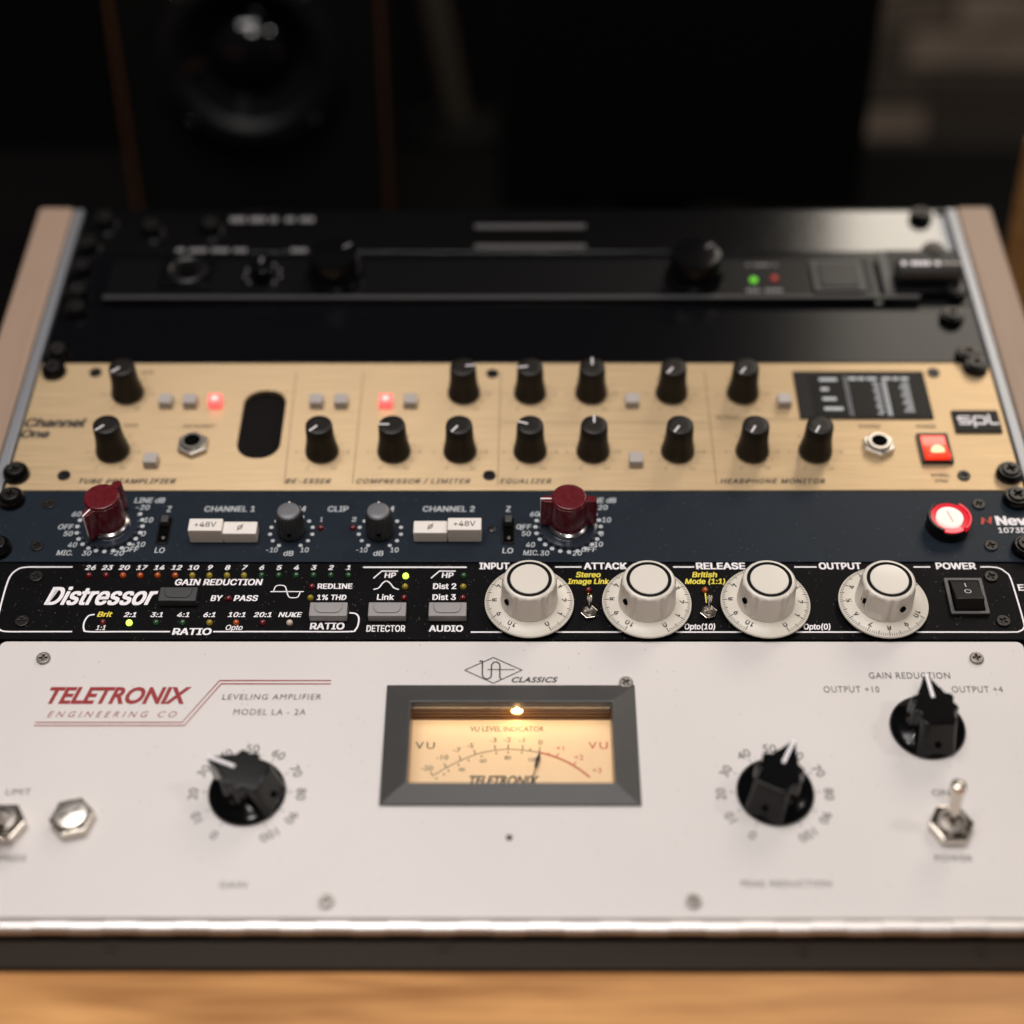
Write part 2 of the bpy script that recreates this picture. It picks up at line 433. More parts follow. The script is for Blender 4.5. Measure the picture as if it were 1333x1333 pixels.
S0 = {}
def thing(name, label, cat, s0=0.0, group=None, on_rack=True, loc=None, rz=0):
    o = bpy.data.objects.new(name, None); C.objects.link(o)
    o.empty_display_size = 0.02
    if on_rack:
        o.matrix_world = PT @ Matrix.Translation((0, s0 * MM, 0))
    else:
        o.location = loc; o.rotation_euler = (0, 0, rz)
    o['label'] = label; o['category'] = cat
    if group: o['group'] = group
    S0[o.name] = s0
    return o
def part(parent, name, me, x=0.0, s=None, n=0.0, rz=0.0, label=None, rx=0.0):
    """x, s, n in mm on the rack plane for a part of a unit; plain local mm for a sub-part"""
    o = bpy.data.objects.new(name, me); C.objects.link(o)
    o.parent = parent
    s0 = S0.get(parent.name)
    y = (s if s is not None else (s0 or 0)) - (s0 or 0)
    o.location = (x * MM, y * MM, n * MM)
    o.rotation_euler = (R(rx), 0, R(rz))
    if label: o['label'] = label
    return o
def sub(parent, name, me, x=0.0, y=0.0, z=0.0, rz=0.0, label=None, rx=0.0, ry=0.0):
    o = bpy.data.objects.new(name, me); C.objects.link(o); o.parent = parent
    o.location = (x * MM, y * MM, z * MM); o.rotation_euler = (R(rx), R(ry), R(rz))
    if label: o['label'] = label
    return o
def clone(root_part):
    c = root_part.copy(); C.objects.link(c)
    for ch in root_part.children:
        d = ch.copy(); C.objects.link(d); d.parent = c
    return c
def place(src, parent, x, s, n=0.0, rz=0.0):
    c = clone(src); c.parent = parent
    c.location = (x * MM, (s - S0[parent.name]) * MM, n * MM); c.rotation_euler = (0, 0, R(rz))
    return c

# shared screws ------------------------------------------------------
def cross(r, w):
    return [(w, w), (w, r), (-w, r), (-w, w), (-r, w), (-r, -w), (-w, -w), (-w, -r), (w, -r), (w, -w), (r, -w), (r, w)]
def screw_mesh(name, r, h, m):
    me = curve_mesh(name, [circ(r, 28), cross(r * 0.55, r * 0.13)], h, min(0.35, h * 0.35), m)
    bm = bmesh.new(); bm.from_mesh(me)
    b = bmesh.ops.create_circle(bm, cap_ends=True, segments=20, radius=r * 0.9 * MM)
    for v in b['verts']: v.co.z = (-h * 0.9) * MM
    bm.to_mesh(me); bm.free()
    for v in me.vertices: v.co.z += h * MM
    return me
SC_STEEL = screw_mesh('steel_screw', 3.0, 1.4, M['steel'])
SC_DARK = screw_mesh('dark_screw', 4.0, 0.9, M['screw_black'])
SC_DARKS = screw_mesh('dark_screw_small', 3.1, 0.8, M['screw_black'])
rs = MB().lathe([(6.3, 0), (6.4, 0.6), (6.0, 3.2), (5.2, 4.2), (4.7, 4.2), (4.4, 3.2), (3.9, 3.2), (3.9, 3.0)], 32)
RACK_CUP = rs.mesh('rack_screw_cup', M['black_plastic'])
RACK_HEAD = screw_mesh('rack_screw_head', 4.1, 2.2, M['screw_black'])
def rack_screw(unit, x, s):
    o = part(unit, 'rack_screw', RACK_CUP, x, s, 0.1)
    sub(o, 'screw_head', RACK_HEAD, z=3.1, rz=random.uniform(0, 90))
def screws(unit, me, pts, n=0.05, name='screw'):
    for x, s in pts: part(unit, name, me, x, s, n, random.uniform(0, 90))
def led_mesh(r, h, m):
    pr = [(r * 1.0, 0), (r, h * 0.3)] + [(r * math.cos(R(a)), h * 0.3 + h * 0.7 * math.sin(R(a))) for a in (25, 50, 70, 84)]
    return MB().lathe(pr, 18).mesh('led', m)

# ================================================================== rack case: cheeks, rails
case = thing('rack_case', 'slanted studio rack case with pale beige side cheeks and grey metal rails', 'rack case', 0)
for sx in (-1, 1):
    o = MB().prism(rrect(min(sx * 247.5, sx * 267), max(sx * 247.5, sx * 267), -22, 437.5, 3), -70, 2.5)
    part(case, 'side_cheek', o.mesh('side_cheek', M['beige'], bevel=1.5), 0, 0, 0)
    o = MB().box(min(sx * 226, sx * 247.2), max(sx * 226, sx * 247.2), -5, 437, -40, -3.2)
    part(case, 'mounting_rail', o.mesh('mounting_rail', M['alu'], bevel=0.5), 0, 0, 0)
    o = MB().box(min(sx * 242.2, sx * 247.3), max(sx * 242.2, sx * 247.3), -5, 437, -3.3, 1.2)
    part(case, 'rail_lip', o.mesh('rail_lip', M['alu'], bevel=0.6), 0, 0, 0)
o = MB().box(-247, 247, 436.5, 440, -70, -1.5)
part(case, 'back_panel', o.mesh('back_panel', M['satin_black'], bevel=0.5), 0, 0, 0)
fb = MB().box(-262, 262, -18.6, -6.0, -50, -4.6)
part(case, 'front_bar', fb.mesh('front_bar', M['bar'], bevel=1.2), 0, 0, 0)
BAR_SC = screw_mesh('bar_screw', 2.6, 0.5, M['bar'])
for x, s in ((-152.03, -9.02), (-25.87, -8.85), (177.34, -10.47), (110.06, -10.13)):
    part(case, 'bar_screw', BAR_SC, x, s, -4.6)

# ================================================================== levelling amplifier (3U, cream)
la = thing('leveling_amplifier', 'cream front tube levelling amplifier with lit VU meter and two black pointer knobs', 'audio amplifier', 0)
OPX0, OPX1, OPS0, OPS1 = -42.6, 41.2, 57.7, 97.0
face = curve_mesh('faceplate', [rrect(-223.5, 221.5, 0.4, 132.6, 3.0), rrect(OPX0 - 3, OPX1 + 3, OPS0 - 3, OPS1 + 3, 0.5, 1), circ(1.3, 16, *(-1.28, 35.32))], 3.0, 0.35, M['cream'])
part(la, 'faceplate', face, 0, 0, 0)
part(la, 'chassis', MB().box(-221, 219, 2, 131, -60, -14).mesh('chassis', M['satin_black']), 0, 0, 0)
for sx in (-1, 1):
    part(la, 'rack_ear', MB().box(min(sx * 224.8, sx * 241.3), max(sx * 224.8, sx * 241.3), 0.5, 132.8, -3.1, -1.2).mesh('rack_ear', M['satin_black'], bevel=0.3), 0, 0, 0)
    for s in (19, 57, 95, 120): rack_screw(la, sx * 234.5, s)
# piano hinge along the bottom edge: knuckle by knuckle round one pin
kn = MB()
kn.lathe([(3.1, 0.12), (3.1, 13.28)], 28)
kn.xf(Matrix.Rotation(R(90), 4, 'Y'))
KN = kn.mesh('hinge_knuckle', M['hinge'])
for i in range(33):
    x = -222 + 13.4 * i
    part(la, 'hinge_knuckle', KN, x, -3.0 + (0.13 if i % 2 else -0.10), -1.6 + (0.05 if i % 2 else -0.05))
pin = MB().lathe([(1.2, -1), (1.2, 444)], 12).xf(Matrix.Rotation(R(90), 4, 'Y'))
part(la, 'hinge_pin', pin.mesh('hinge_pin', M['steel']), -222.5, -3.0, -1.6)
screws(la, SC_STEEL, [(-202.77, 122.85), (48.15, 109.95), (199.66, 123.07), (-71.26, 7.05), (69.47, 7.22)])

# logo: red lettering and double rule
lg = MB()
T(lg, 'TELETRONIX', -166.84, 103.63, 60.30, 8.75, bold=0.035, shear=0.30)
part(la, 'logo_lettering', lg.mesh('logo_lettering', M['ink_red'], False), 0, 0, 0)
lg = MB()
T(lg, 'ENGINEERING CO', -168.29, 93.96, 54.24, 2.93, shear=0.35, bold=-0.008, space=1.6)
lg.line([(-199.76, 89.85), (-138.34, 89.90), (-125.28, 111.46), (-77.69, 111.49)], 0.5)
lg.line([(-200.08, 88.27), (-137.15, 88.31), (-124.41, 109.73), (-77.55, 109.75)], 0.5)
part(la, 'logo_rule', lg.mesh('logo_rule', M['ink_red'], False), 0, 0, 0)
lt = MB()
T(lt, 'LEVELING AMPLIFIER', -102.16, 102.94, 41.83, 2.78, shear=0.12, space=1.15)
T(lt, 'MODEL LA - 2A', -102.25, 95.18, 30.36, 2.93, shear=0.05, space=1.15)
T(lt, 'GAIN REDUCTION', 169.37, 114.27, 34.60, 3.24, space=1.1)
T(lt, 'OUTPUT +10', 143.60, 107.01, 23.62, 3.20, space=1.15)
T(lt, 'OUTPUT +4', 196.94, 107.04, 21.49, 3.20, space=1.15)
T(lt, 'GAIN', -107.94, 14.23, 10.40, 2.65, space=1.1)
T(lt, 'PEAK REDUCTION', 105.76, 14.98, 34.69, 2.65, space=1.1)
T(lt, 'POWER', 172.37, 26.10, 14.69, 2.71, space=1.1)
T(lt, 'ON', 172.52, 55.97, 7.12, 2.88)
T(lt, 'LIMIT', -199.76, 55.99, 9.95, 2.89, space=1.1)
T(lt, 'COMPRESS', -200.36, 25.68, 19.87, 2.71, space=1.1)
for (kx, ks) in ((-107.18, 56.07), (105.71, 56.27)):
    for i in range(11):
        a = -150 + 30 * i; rr = 21.8
        T(lt, str(i * 10), kx + rr * math.sin(R(a)), ks - 1.0 + rr * math.cos(R(a)), None, 3.8, rot=-a, scx=1.05)
        if i % 1 == 0:
            lt.line([(kx + 16.4 * math.sin(R(a)), ks + 16.4 * math.cos(R(a))), (kx + 18.4 * math.sin(R(a)), ks + 18.4 * math.cos(R(a)))], 0.25)
printed(la, 'scale_marks', lt, M['ink_grey'])
# maker's diamond above the meter
dm = MB()
L_, R_, T_, B_ = (-20.74, 117.00), (3.82, 117.02), (-8.52, 123.78), (-8.37, 110.12)
dm.line([L_, T_, R_, B_, L_], 0.45)
dcx, dcy = (-8.87, 117.01)
u = [(-5.6, 4.6), (-5.2, 4.9), (-4.5, 4.9), (-4.3, 4.2), (-4.3, -2.6), (-3.6, -4.2), (-2.0, -4.7), (-0.7, -3.9), (-0.4, -2.4), (-0.4, 2.8), (0.5, 4.2), (1.9, 4.4), (3.0, 3.4), (3.2, 2.2), (3.2, -4.0), (3.9, -4.6)]
dm.line([(dcx + a * 1.0, dcy + b) for a, b in u], 0.6)
dm.line([(dcx - 2.2, dcy + 0.3), (dcx + 9.6, dcy + 0.3)], 0.4)
T(dm, 'CLASSICS', 9.30, 111.95, 19.84, 2.83, bold=0.03, shear=0.35, space=1.1)
part(la, 'maker_emblem', dm.mesh('maker_emblem', M['ink_black'], False), 0, 0, 0)

# pointer knobs with skirt
def pointer_knob():
    sk = MB().lathe([(15.4, 0.3), (15.7, 0.7), (15.6, 1.3), (14.6, 2.4), (12.5, 3.1), (9.5, 4.8), (8.5, 7)], 56)
    def outline(tail, w, rr, tip, tipw):
        o = [(tipw, tip), (tipw * 1.2, tip - 1.5)]
        for k in range(25):
            a = 24 + (122 - 24) * k / 24
            q = rr + 0.75 * math.cos(R((a - 24) / 98 * 360 * 2.5))
            o.append((q * math.sin(R(a)), q * math.cos(R(a))))
        o += [(w, tail * 0.62), (w, tail + 2.2), (w - 0.35, tail + 1.1), (w - 1.1, tail + 0.35), (w - 2.3, tail)]
        return o + [(-x, y) for x, y in reversed(o)]
    b = outline(-14.8, 8.2, 9.8, 14.0, 1.6)
    t = outline(-10.2, 7.2, 9.0, 15.2, 1.2)
    t2 = [(x * 0.94, y * 0.95) for x, y in t]
    mid = [(x0 + (x1 - x0) * 0.6, y0 + (y1 - y0) * 0.6) for (x0, y0), (x1, y1) in zip(b, t)]
    kb = MB().loft([[(x, y, 1.5) for x, y in b], [(x, y, 9.5) for x, y in mid], [(x, y, 16.3) for x, y in t], [(x, y, 17.3) for x, y in t2]])
    me = kb.mesh('knob', M['black_plastic'], bevel=0.55, segs=3, angle=42)
    skm = sk.mesh('skirt', M['black_plastic'])
    ln = MB().box(-0.8, 0.8, 3.2, 15.5, 16.9, 17.5).box(-0.7, 0.7, 14.9, 15.6, 13.0, 17.0)
    lm = ln.mesh('pointer_line', M['ink_white'], bevel=0.2, segs=1)
    h = MB().lathe([(1.35, -1.2), (1.35, 0.12)], 18); hm = h.mesh('set_screw_hole', M['hole'])
    return me, lm, hm, skm
PK = pointer_knob()
def place_pointer_knob(x, s, ang):
    k = part(la, 'knob', PK[0], x, s, 0.1, -ang)
    sub(k, 'skirt', PK[3]); sub(k, 'pointer_line', PK[1]); sub(k, 'set_screw_hole', PK[2], 0, -13.35, 7.0, rx=72)
place_pointer_knob(*(-107.14, 55.71), -67.4)
place_pointer_knob(*(105.82, 55.91), 27.4)
place_pointer_knob(*(172.41, 87.24), -4.2)

# toggle switches and capped hole
def hexo(r, a0=0): return [(r * math.cos(R(a0 + 60 * k)), r * math.sin(R(a0 + 60 * k))) for k in range(6)]
NUT = curve_mesh('hex_nut', [hexo(9.0, 0), circ(5.4, 28)], 4.6, 0.55, M['chrome'])
def toggle(unit, x, s, tilt, a0=0):
    n_ = part(unit, 'hex_nut', NUT, x, s, 4.7, a0)
    bs = MB().lathe([(6.0, 0), (6.0, 6.0), (5.4, 6.6), (4.0, 6.8), (3.6, 5.8)], 28)
    sub(n_, 'bushing', bs.mesh('bushing', M['steel']), z=-4.7)
    lv = MB().lathe([(1.9, 0), (2.0, 4), (2.6, 14), (3.1, 18.5), (3.15, 19.6), (2.7, 20.8), (1.6, 21.5)], 24)
    sub(n_, 'lever', lv.mesh('lever', M['chrome']), z=-1.0, rx=-tilt, rz=0)
toggle(la, *(173.09, 39.32), 16, 0)
toggle(la, *(-201.54, 39.63), -22, 0)
pl = part(la, 'hex_nut', NUT, *(-174.80, 42.11), 4.7, 14)
st = MB().lathe([(6.9, 0.05), (6.9, 1.2), (6.3, 1.9), (4.0, 2.35), (0.6, 2.5)], 32)
sub(pl, 'shaft', st.mesh('shaft', M['satin_nickel']))
sub(pl, 'shaft_slot', MB().box(-4.2, 4.2, -0.5, 0.5, 1.9, 2.5).mesh('shaft_slot', M['hole']), rz=15)
def cone_cap():
    return MB().lathe([(8.0, 0), (8.0, 1.6), (7.2, 2.2), (0.5, 2.3)], 32)

# VU meter: raised bevelled bezel, deep window, card dial, needle and bulb
X0, X1, Y0, Y1 = -53.6, 51.7, 49.5, 108.6
HB = 5.0
rings = []
def rr_(x0, x1, y0, y1, z): return [(x0, y0, z), (x1, y0, z), (x1, y1, z), (x0, y1, z)]
rings = [rr_(X0, X1, Y0, Y1, 0.05), rr_(X0, X1, Y0, Y1, 1.0), rr_(OPX0 - .5, OPX1 + .5, OPS0 - .5, OPS1 + .5, HB), rr_(OPX0, OPX1, OPS0, OPS1, HB - 0.4), rr_(OPX0, OPX1, OPS0, OPS1, -0.5)]
bz = MB(); vs = []; fs = []
for r in rings: vs += r
for j in range(len(rings) - 1):
    for i in range(4): fs.append((j * 4 + i, j * 4 + (i + 1) % 4, (j + 1) * 4 + (i + 1) % 4, (j + 1) * 4 + i))
fs += [(16 + i, 16 + (i + 1) % 4, (i + 1) % 4, i) for i in range(4)]
bz.add(vs, fs)
bezel = part(la, 'meter_bezel', bz.mesh('meter_bezel', M['bezel_grey'], True, bevel=0.3, segs=2, angle=8), 0, 0, 0)
DZ = -8.0
hs = MB()
hs.box(OPX0 - 2, OPX0, OPS0 - 6, OPS1 + 5, -13, -0.6).box(OPX1, OPX1 + 2, OPS0 - 6, OPS1 + 5, -13, -0.6)
hs.box(OPX0, OPX1, OPS0 - 6, OPS0 - 4, -13, -0.6).box(OPX0, OPX1, OPS1 + 3, OPS1 + 5, -13, -0.6)
hs.box(OPX0, OPX1, OPS0 - 6, OPS1 + 5, -14, -12.9)
sub(bezel, 'meter_housing', hs.mesh('meter_housing', M['meter_inside']))
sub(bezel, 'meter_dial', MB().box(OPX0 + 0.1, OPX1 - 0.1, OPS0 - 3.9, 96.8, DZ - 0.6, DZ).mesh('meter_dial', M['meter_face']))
rl = MB()
for i in range(5): rl.box(OPX0 + 0.2, OPX1 - 0.2, 97.2 + i * 0.55, 97.5 + i * 0.55, -8.0 + i * 1.4, -7.5 + i * 1.4)
sub(bezel, 'lamp_reflector', rl.mesh('lamp_reflector', M['meter_inside'], bevel=0.1, segs=1))
bx, by = (1.69, 95.08)
bl = MB().lathe([(0.2, -2.4), (0.8, -2.0), (1.15, -1.1), (1.15, 1.1), (0.8, 2.0), (0.2, 2.4)], 20).xf(Matrix.Translation((bx, 98.2, -3.3)) @ Matrix.Rotation(R(90), 4, 'Y'))
sub(bezel, 'meter_lamp', bl.mesh('meter_lamp', M['bulb']))
gl = MB().box(OPX0 + .05, OPX1 - .05, OPS0 + .05, OPS1 - .05, 0.6, 1.0)
sub(bezel, 'meter_window', gl.mesh('meter_window', M['glass'], False))
Z = DZ + 0.12
dk = MB(); rd = MB()
T(dk, 'VU LEVEL INDICATOR', -2.53, 92.20, 31.15, 2.53, z=Z)
T(dk, 'VU', -36.77, 83.87, 8.05, 3.45, z=Z, space=1.3)
T(rd, 'VU', 35.64, 83.92, 8.04, 3.45, z=Z, space=1.3)
arc = [(-33.17, 68.94), (-27.89, 72.68), (-21.62, 76.45), (-15.28, 79.49), (-8.89, 81.21), (-1.83, 81.98), (4.91, 81.41), (11.00, 80.46)]
arcr = [(11.00, 80.46), (16.75, 78.57), (22.45, 75.73), (27.47, 72.17), (31.80, 68.25)]
def smooth(pts, k=4):
    out = []
    for i in range(len(pts) - 1):
        p0 = pts[max(0, i - 1)]; p1 = pts[i]; p2 = pts[i + 1]; p3 = pts[min(len(pts) - 1, i + 2)]
        for j in range(k):
            t = j / k
            out.append(tuple(0.5 * (2 * b + (c - a) * t + (2 * a - 5 * b + 4 * c - d) * t * t + (3 * b - a - 3 * c + d) * t ** 3) for a, b, c, d in zip(p0, p1, p2, p3)))
    return out + [pts[-1]]
dk.line(smooth(arc), 0.35, Z); rd.line(smooth(arcr), 0.75, Z)
for (mb, s_, (x, y)) in ((dk, '-20', (-35.53, 72.67)), (dk, '-10', (-29.33, 77.96)), (dk, '-7', (-23.35, 81.58)), (dk, '-5', (-17.93, 83.88)), (dk, '-3', (-8.31, 86.58)),
                     (dk, '-2', (-2.34, 86.77)), (dk, '-1', (3.63, 86.59)), (dk, '0', (11.53, 85.44)), (rd, '+1', (19.70, 82.57)), (rd, '+2', (27.45, 78.01)), (rd, '+3', (34.76, 71.61))):
    T(mb, s_, x, y, None, 2.3, z=Z, scx=1.15)
for (x, y), (x1, y1) in (((-32.85, 68.94), (-34.19, 70.80)), ((-27.58, 72.87), (-28.60, 74.94)), ((-21.62, 76.45), (-22.31, 78.72)), ((-15.60, 79.30), (-16.28, 81.77)), ((-7.29, 81.59), (-7.64, 84.08)),
                         ((-1.99, 81.98), (-2.00, 84.47)), ((3.95, 81.60), (4.11, 84.09)), ((7.16, 81.22), (7.32, 82.56)), ((11.00, 80.65), (11.35, 83.13))):
    dk.line([(x, y), (x1, y1)], 0.4, Z)
for (x, y), (x1, y1) in (((14.52, 79.32), (15.17, 80.47)), ((18.02, 78.00), (19.01, 80.09)), ((24.97, 74.04), (26.29, 75.93))):
    rd.line([(x, y), (x1, y1)], 0.4, Z)
for (x, y) in ((-31.54, 67.64), (-28.43, 69.69), (-26.58, 71.37), (-22.52, 74.19), (-18.42, 76.45), (-13.02, 78.54), (-6.95, 80.07), (-1.99, 80.45), (3.63, 80.27)):
    dk.disc(x, y, 0.42, Z, 10)
for s_, (x, y) in (('40', (-21.19, 71.94)), ('60', (-12.35, 76.27)), ('80', (-2.13, 77.79)), ('100', (8.42, 76.85))):
    T(dk, s_, x, y, None, 1.9, z=Z)
T(dk, 'TELETRONIX', -3.51, 66.74, 28.79, 4.45, z=Z, bold=0.03, shear=0.3)
sub(bezel, 'dial_lettering', dk.mesh('dial_lettering', M['ink_black'], False))
sub(bezel, 'dial_red_zone', rd.mesh('dial_red_zone', M['ink_scarlet'], False))
nd = MB()
(nx0, ny0), (nx1, ny1) = (6.42, 59.60), (11.29, 79.32)
def strip(a, b, w0, w1, z0, z1):
    dx, dy = b[0] - a[0], b[1] - a[1]; l = math.hypot(dx, dy); nx, ny = -dy / l, dx / l
    return ([(a[0] + nx * w0, a[1] + ny * w0), (b[0] + nx * w1, b[1] + ny * w1), (b[0] - nx * w1, b[1] - ny * w1), (a[0] - nx * w0, a[1] - ny * w0)], z0, z1)
nd.prism(*strip((nx0, ny0), (nx1, ny1), 0.35, 0.15, -6.2, -5.9))
q = 0.83; q2 = 0.62
nd.prism(*strip((nx0 + (nx1 - nx0) * q2, ny0 + (ny1 - ny0) * q2), (nx0 + (nx1 - nx0) * q, ny0 + (ny1 - ny0) * q), 0.6, 1.0, -6.25, -5.85))
nd.prism(*strip((nx0 + (nx1 - nx0) * q, ny0 + (ny1 - ny0) * q), (nx1, ny1), 1.0, 0.1, -6.25, -5.85))
sub(bezel, 'meter_needle', nd.mesh('meter_needle', M['ink_black'], False))
ml = bpy.data.lights.new('meter_lamp_light', 'AREA'); ml.shape = 'RECTANGLE'; ml.size = 0.075; ml.size_y = 0.004; ml.energy = 0.004; ml.color = (1.0, 0.72, 0.40)
mo = bpy.data.objects.new('meter_lamp_light', ml); C.objects.link(mo); mo.parent = bezel
mo.location = (-0.0007, 0.0950, -0.0006); mo.rotation_euler = (R(-38), 0, 0)

FACE[0] = SANS
bp2 = bpy.data.lights.new('meter_bulb_light', 'POINT'); bp2.energy = 0.003; bp2.color = (1.0, 0.55, 0.20); bp2.shadow_soft_size = 0.0012
bo2 = bpy.data.objects.new('meter_bulb_light', bp2); C.objects.link(bo2); bo2.parent = bezel; bo2.location = (bx * MM, 0.0962, -0.0020)

# ================================================================== compressor (1U, black, cream knobs)
D0 = 133.6
di = thing('compressor', 'black one unit compressor with four large cream dial knobs and white lettering', 'audio compressor', D0)
part(di, 'faceplate', MB().prism(rrect(-241.3, 241.3, D0, 177.2, 0.8, 2), -3, 0).mesh('faceplate', M['black_panel'], bevel=0.3), 0, 0, 0)
part(di, 'chassis', MB().box(-218, 218, D0 + 1, 176.5, -120, -3.2).mesh('chassis', M['satin_black']), 0, 0, 0)
w = MB()
T(w, 'Distressor', -183.78, 157.91, 49.80, 11.04, bold=0.035, shear=0.32)
part(di, 'logo_lettering', w.mesh('logo_lettering', M['ink_white'], False), 0, 0, 0)
w = MB()
LEDS = {k: led_mesh(1.45, 1.9, M[k]) for k in ('led_red', 'led_orange', 'led_yellow', 'led_green', 'led_white', 'led_lit')}
for s_, (x, s), (lx, ls), k in (
    ('26', (-191.73, 174.47), (-191.51, 169.94), 'led_red'), ('23', (-184.05, 174.47), (-183.83, 169.94), 'led_red'), ('20', (-176.38, 174.48), (-176.09, 169.94), 'led_orange'),
    ('17', (-168.36, 174.48), (-168.34, 169.94), 'led_orange'), ('14', (-160.52, 174.48), (-160.50, 169.95), 'led_orange'), ('12', (-152.67, 174.48), (-152.58, 169.95), 'led_orange'),
    ('10', (-145.00, 174.48), (-144.84, 169.95), 'led_yellow'), ('9', (-137.33, 174.49), (-137.10, 169.95), 'led_yellow'), ('8', (-129.49, 174.49), (-129.18, 169.96), 'led_yellow'),
    ('7', (-121.65, 174.49), (-121.48, 169.96), 'led_yellow'), ('6', (-113.99, 174.49), (-113.57, 169.96), 'led_green'), ('5', (-106.08, 174.49), (-105.80, 169.96), 'led_green'),
    ('4', (-98.31, 174.49), (-97.99, 169.96), 'led_green'), ('3', (-90.40, 174.50), (-90.18, 169.97), 'led_green'), ('2', (-82.63, 174.50), (-82.38, 169.97), 'led_green'), ('1', (-74.79, 174.50), (-74.51, 169.97), 'led_green')):
    T(w, s_, x, s, None, 2.9, bold=0.03, shear=0.2, scx=1.1)
    part(di, 'led', LEDS[k], lx, ls - 0.4, 0.02)
yl = MB()
for s_, x0_, (x, s), (lx, ls), k in (
    ('2:1', 0, (-169.35, 147.27), (-168.94, 142.87), 'led_lit'), ('3:1', 0, (-157.55, 147.27), (-157.13, 142.88), 'led_green'), ('4:1', 0, (-145.86, 147.28), (-145.45, 142.88), 'led_green'),
    ('6:1', 0, (-134.24, 147.28), (-133.60, 142.89), 'led_yellow'), ('10:1', 0, (-122.21, 147.29), (-121.86, 142.89), 'led_orange'), ('20:1', 0, (-110.73, 147.29), (-110.16, 142.90), 'led_red'),
    ('NUKE', 0, (-98.50, 147.30), (-98.32, 142.90), 'led_white')):
    T(w, s_, x, s, None, 2.9, bold=0.03, shear=0.2, scx=1.05)
    part(di, 'led', LEDS[k], lx, ls - 0.4, 0.02)
T(yl, 'Brit', -180.56, 147.48, 6.70, 3.03, bold=0.03, shear=0.2)
part(di, 'led', LEDS['led_red'], *(-180.55, 142.65), 0.02)
T(w, '1:1', -181.08, 139.96, 4.22, 2.77, bold=0.02, shear=0.2)
T(w, 'Opto', -122.45, 140.11, 7.42, 2.99, bold=0.02, shear=0.2)
T(w, 'GAIN REDUCTION', -132.43, 165.91, 39.42, 3.85, bold=0.035, shear=0.12)
T(w, 'BY', -132.23, 156.67, 5.35, 3.52, bold=0.035, shear=0.12)
T(w, 'PASS', -119.19, 156.68, 10.80, 3.52, bold=0.035, shear=0.12)
T(w, 'REDLINE', -80.00, 163.56, 15.62, 3.26, bold=0.035)
T(w, '1% THD', -81.01, 157.13, 13.20, 3.22, bold=0.035, shear=0.08)
T(w, 'HP', -55.55, 169.98, 5.17, 3.29, bold=0.03, shear=0.1)
T(w, 'HP', -29.65, 169.98, 5.37, 3.29, bold=0.03, shear=0.1)
T(w, 'Link', -56.99, 157.27, 7.64, 3.44, bold=0.03, shear=0.05)
T(w, 'Dist 2', -30.81, 163.57, 10.44, 3.48, bold=0.03)
T(w, 'Dist 3', -30.83, 157.28, 10.48, 3.44, bold=0.03)
T(w, 'RATIO', -140.70, 137.85, 17.18, 4.04, bold=0.04, shear=0.08)
T(w, 'RATIO', -81.68, 140.90, 15.19, 4.06, bold=0.04, shear=0.04)
T(w, 'DETECTOR', -55.87, 139.59, 17.02, 3.84, bold=0.03)
T(w, 'AUDIO', -29.44, 139.60, 15.03, 3.84, bold=0.04)
T(w, 'INPUT', -8.65, 175.43, 13.58, 4.24, bold=0.04)
T(w, 'ATTACK', 41.66, 175.44, 19.49, 4.24, bold=0.04)
T(w, 'RELEASE', 93.86, 175.45, 22.26, 4.23, bold=0.04)
T(w, 'OUTPUT', 147.90, 175.47, 19.19, 4.23, bold=0.04)
T(w, 'POWER', 200.25, 175.48, 18.07, 4.23, bold=0.04)
T(w, 'Opto(10)', 81.86, 140.71, 13.47, 3.41, bold=0.03, shear=0.2)
T(w, 'Opto(0)', 133.20, 140.69, 11.78, 3.41, bold=0.03, shear=0.2)
T(w, 'EL8', 230.06, 162.89, 8.58, 4.00, bold=0.04)
T(yl, 'Stereo', 33.80, 170.32, 11.19, 3.29, bold=0.03, shear=0.2)
T(yl, 'Image Link', 33.71, 166.40, 18.71, 3.27, bold=0.03, shear=0.2)
T(yl, 'British', 86.19, 170.33, 11.36, 3.29, bold=0.03, shear=0.2)
T(yl, 'Mode (1:1)', 86.13, 166.42, 18.08, 3.27, bold=0.03, shear=0.2)
yl.line([(33.55, 159.72), (33.49, 154.00)], 0.6); yl.line([(85.69, 159.74), (85.76, 154.02)], 0.6)
LW = 0.75
w.line(smooth([(-199.98, 174.79), (-212.02, 174.79), (-221.41, 174.65), (-224.93, 173.10), (-227.20, 169.03), (-227.80, 160.53), (-227.64, 148.68)]), LW)
w.line(smooth([(-227.64, 148.68), (-227.18, 142.63), (-225.59, 139.21), (-222.26, 137.85), (-211.46, 137.77), (-193.25, 137.78)]), LW)
w.line(smooth([(-185.05, 147.39), (-187.45, 146.74), (-188.59, 144.58), (-188.93, 141.79), (-188.25, 139.02), (-186.01, 137.78), (-171.01, 137.79), (-150.29, 137.80)]), LW)
w.line(smooth([(-131.43, 137.81), (-96.92, 137.82), (-72.35, 137.83), (-69.22, 138.86), (-68.14, 141.84), (-68.17, 145.71), (-69.67, 147.87), (-72.52, 148.30)]), LW)
w.line([(-68.15, 174.68), (-21.07, 174.70)], LW * 1.1)
w.line([(-63.02, 168.17), (-59.45, 172.42), (-52.05, 172.42)], 0.6); w.line([(-37.13, 168.18), (-33.46, 172.42), (-26.06, 172.42)], 0.6)
w.line(smooth([(-62.70, 161.69), (-60.34, 162.58), (-58.77, 165.26), (-57.12, 166.60), (-55.32, 165.26), (-53.45, 162.58), (-51.17, 161.69)]), 0.6)
w.line([(-108.76, 160.43), (-93.70, 160.44)], 0.5)
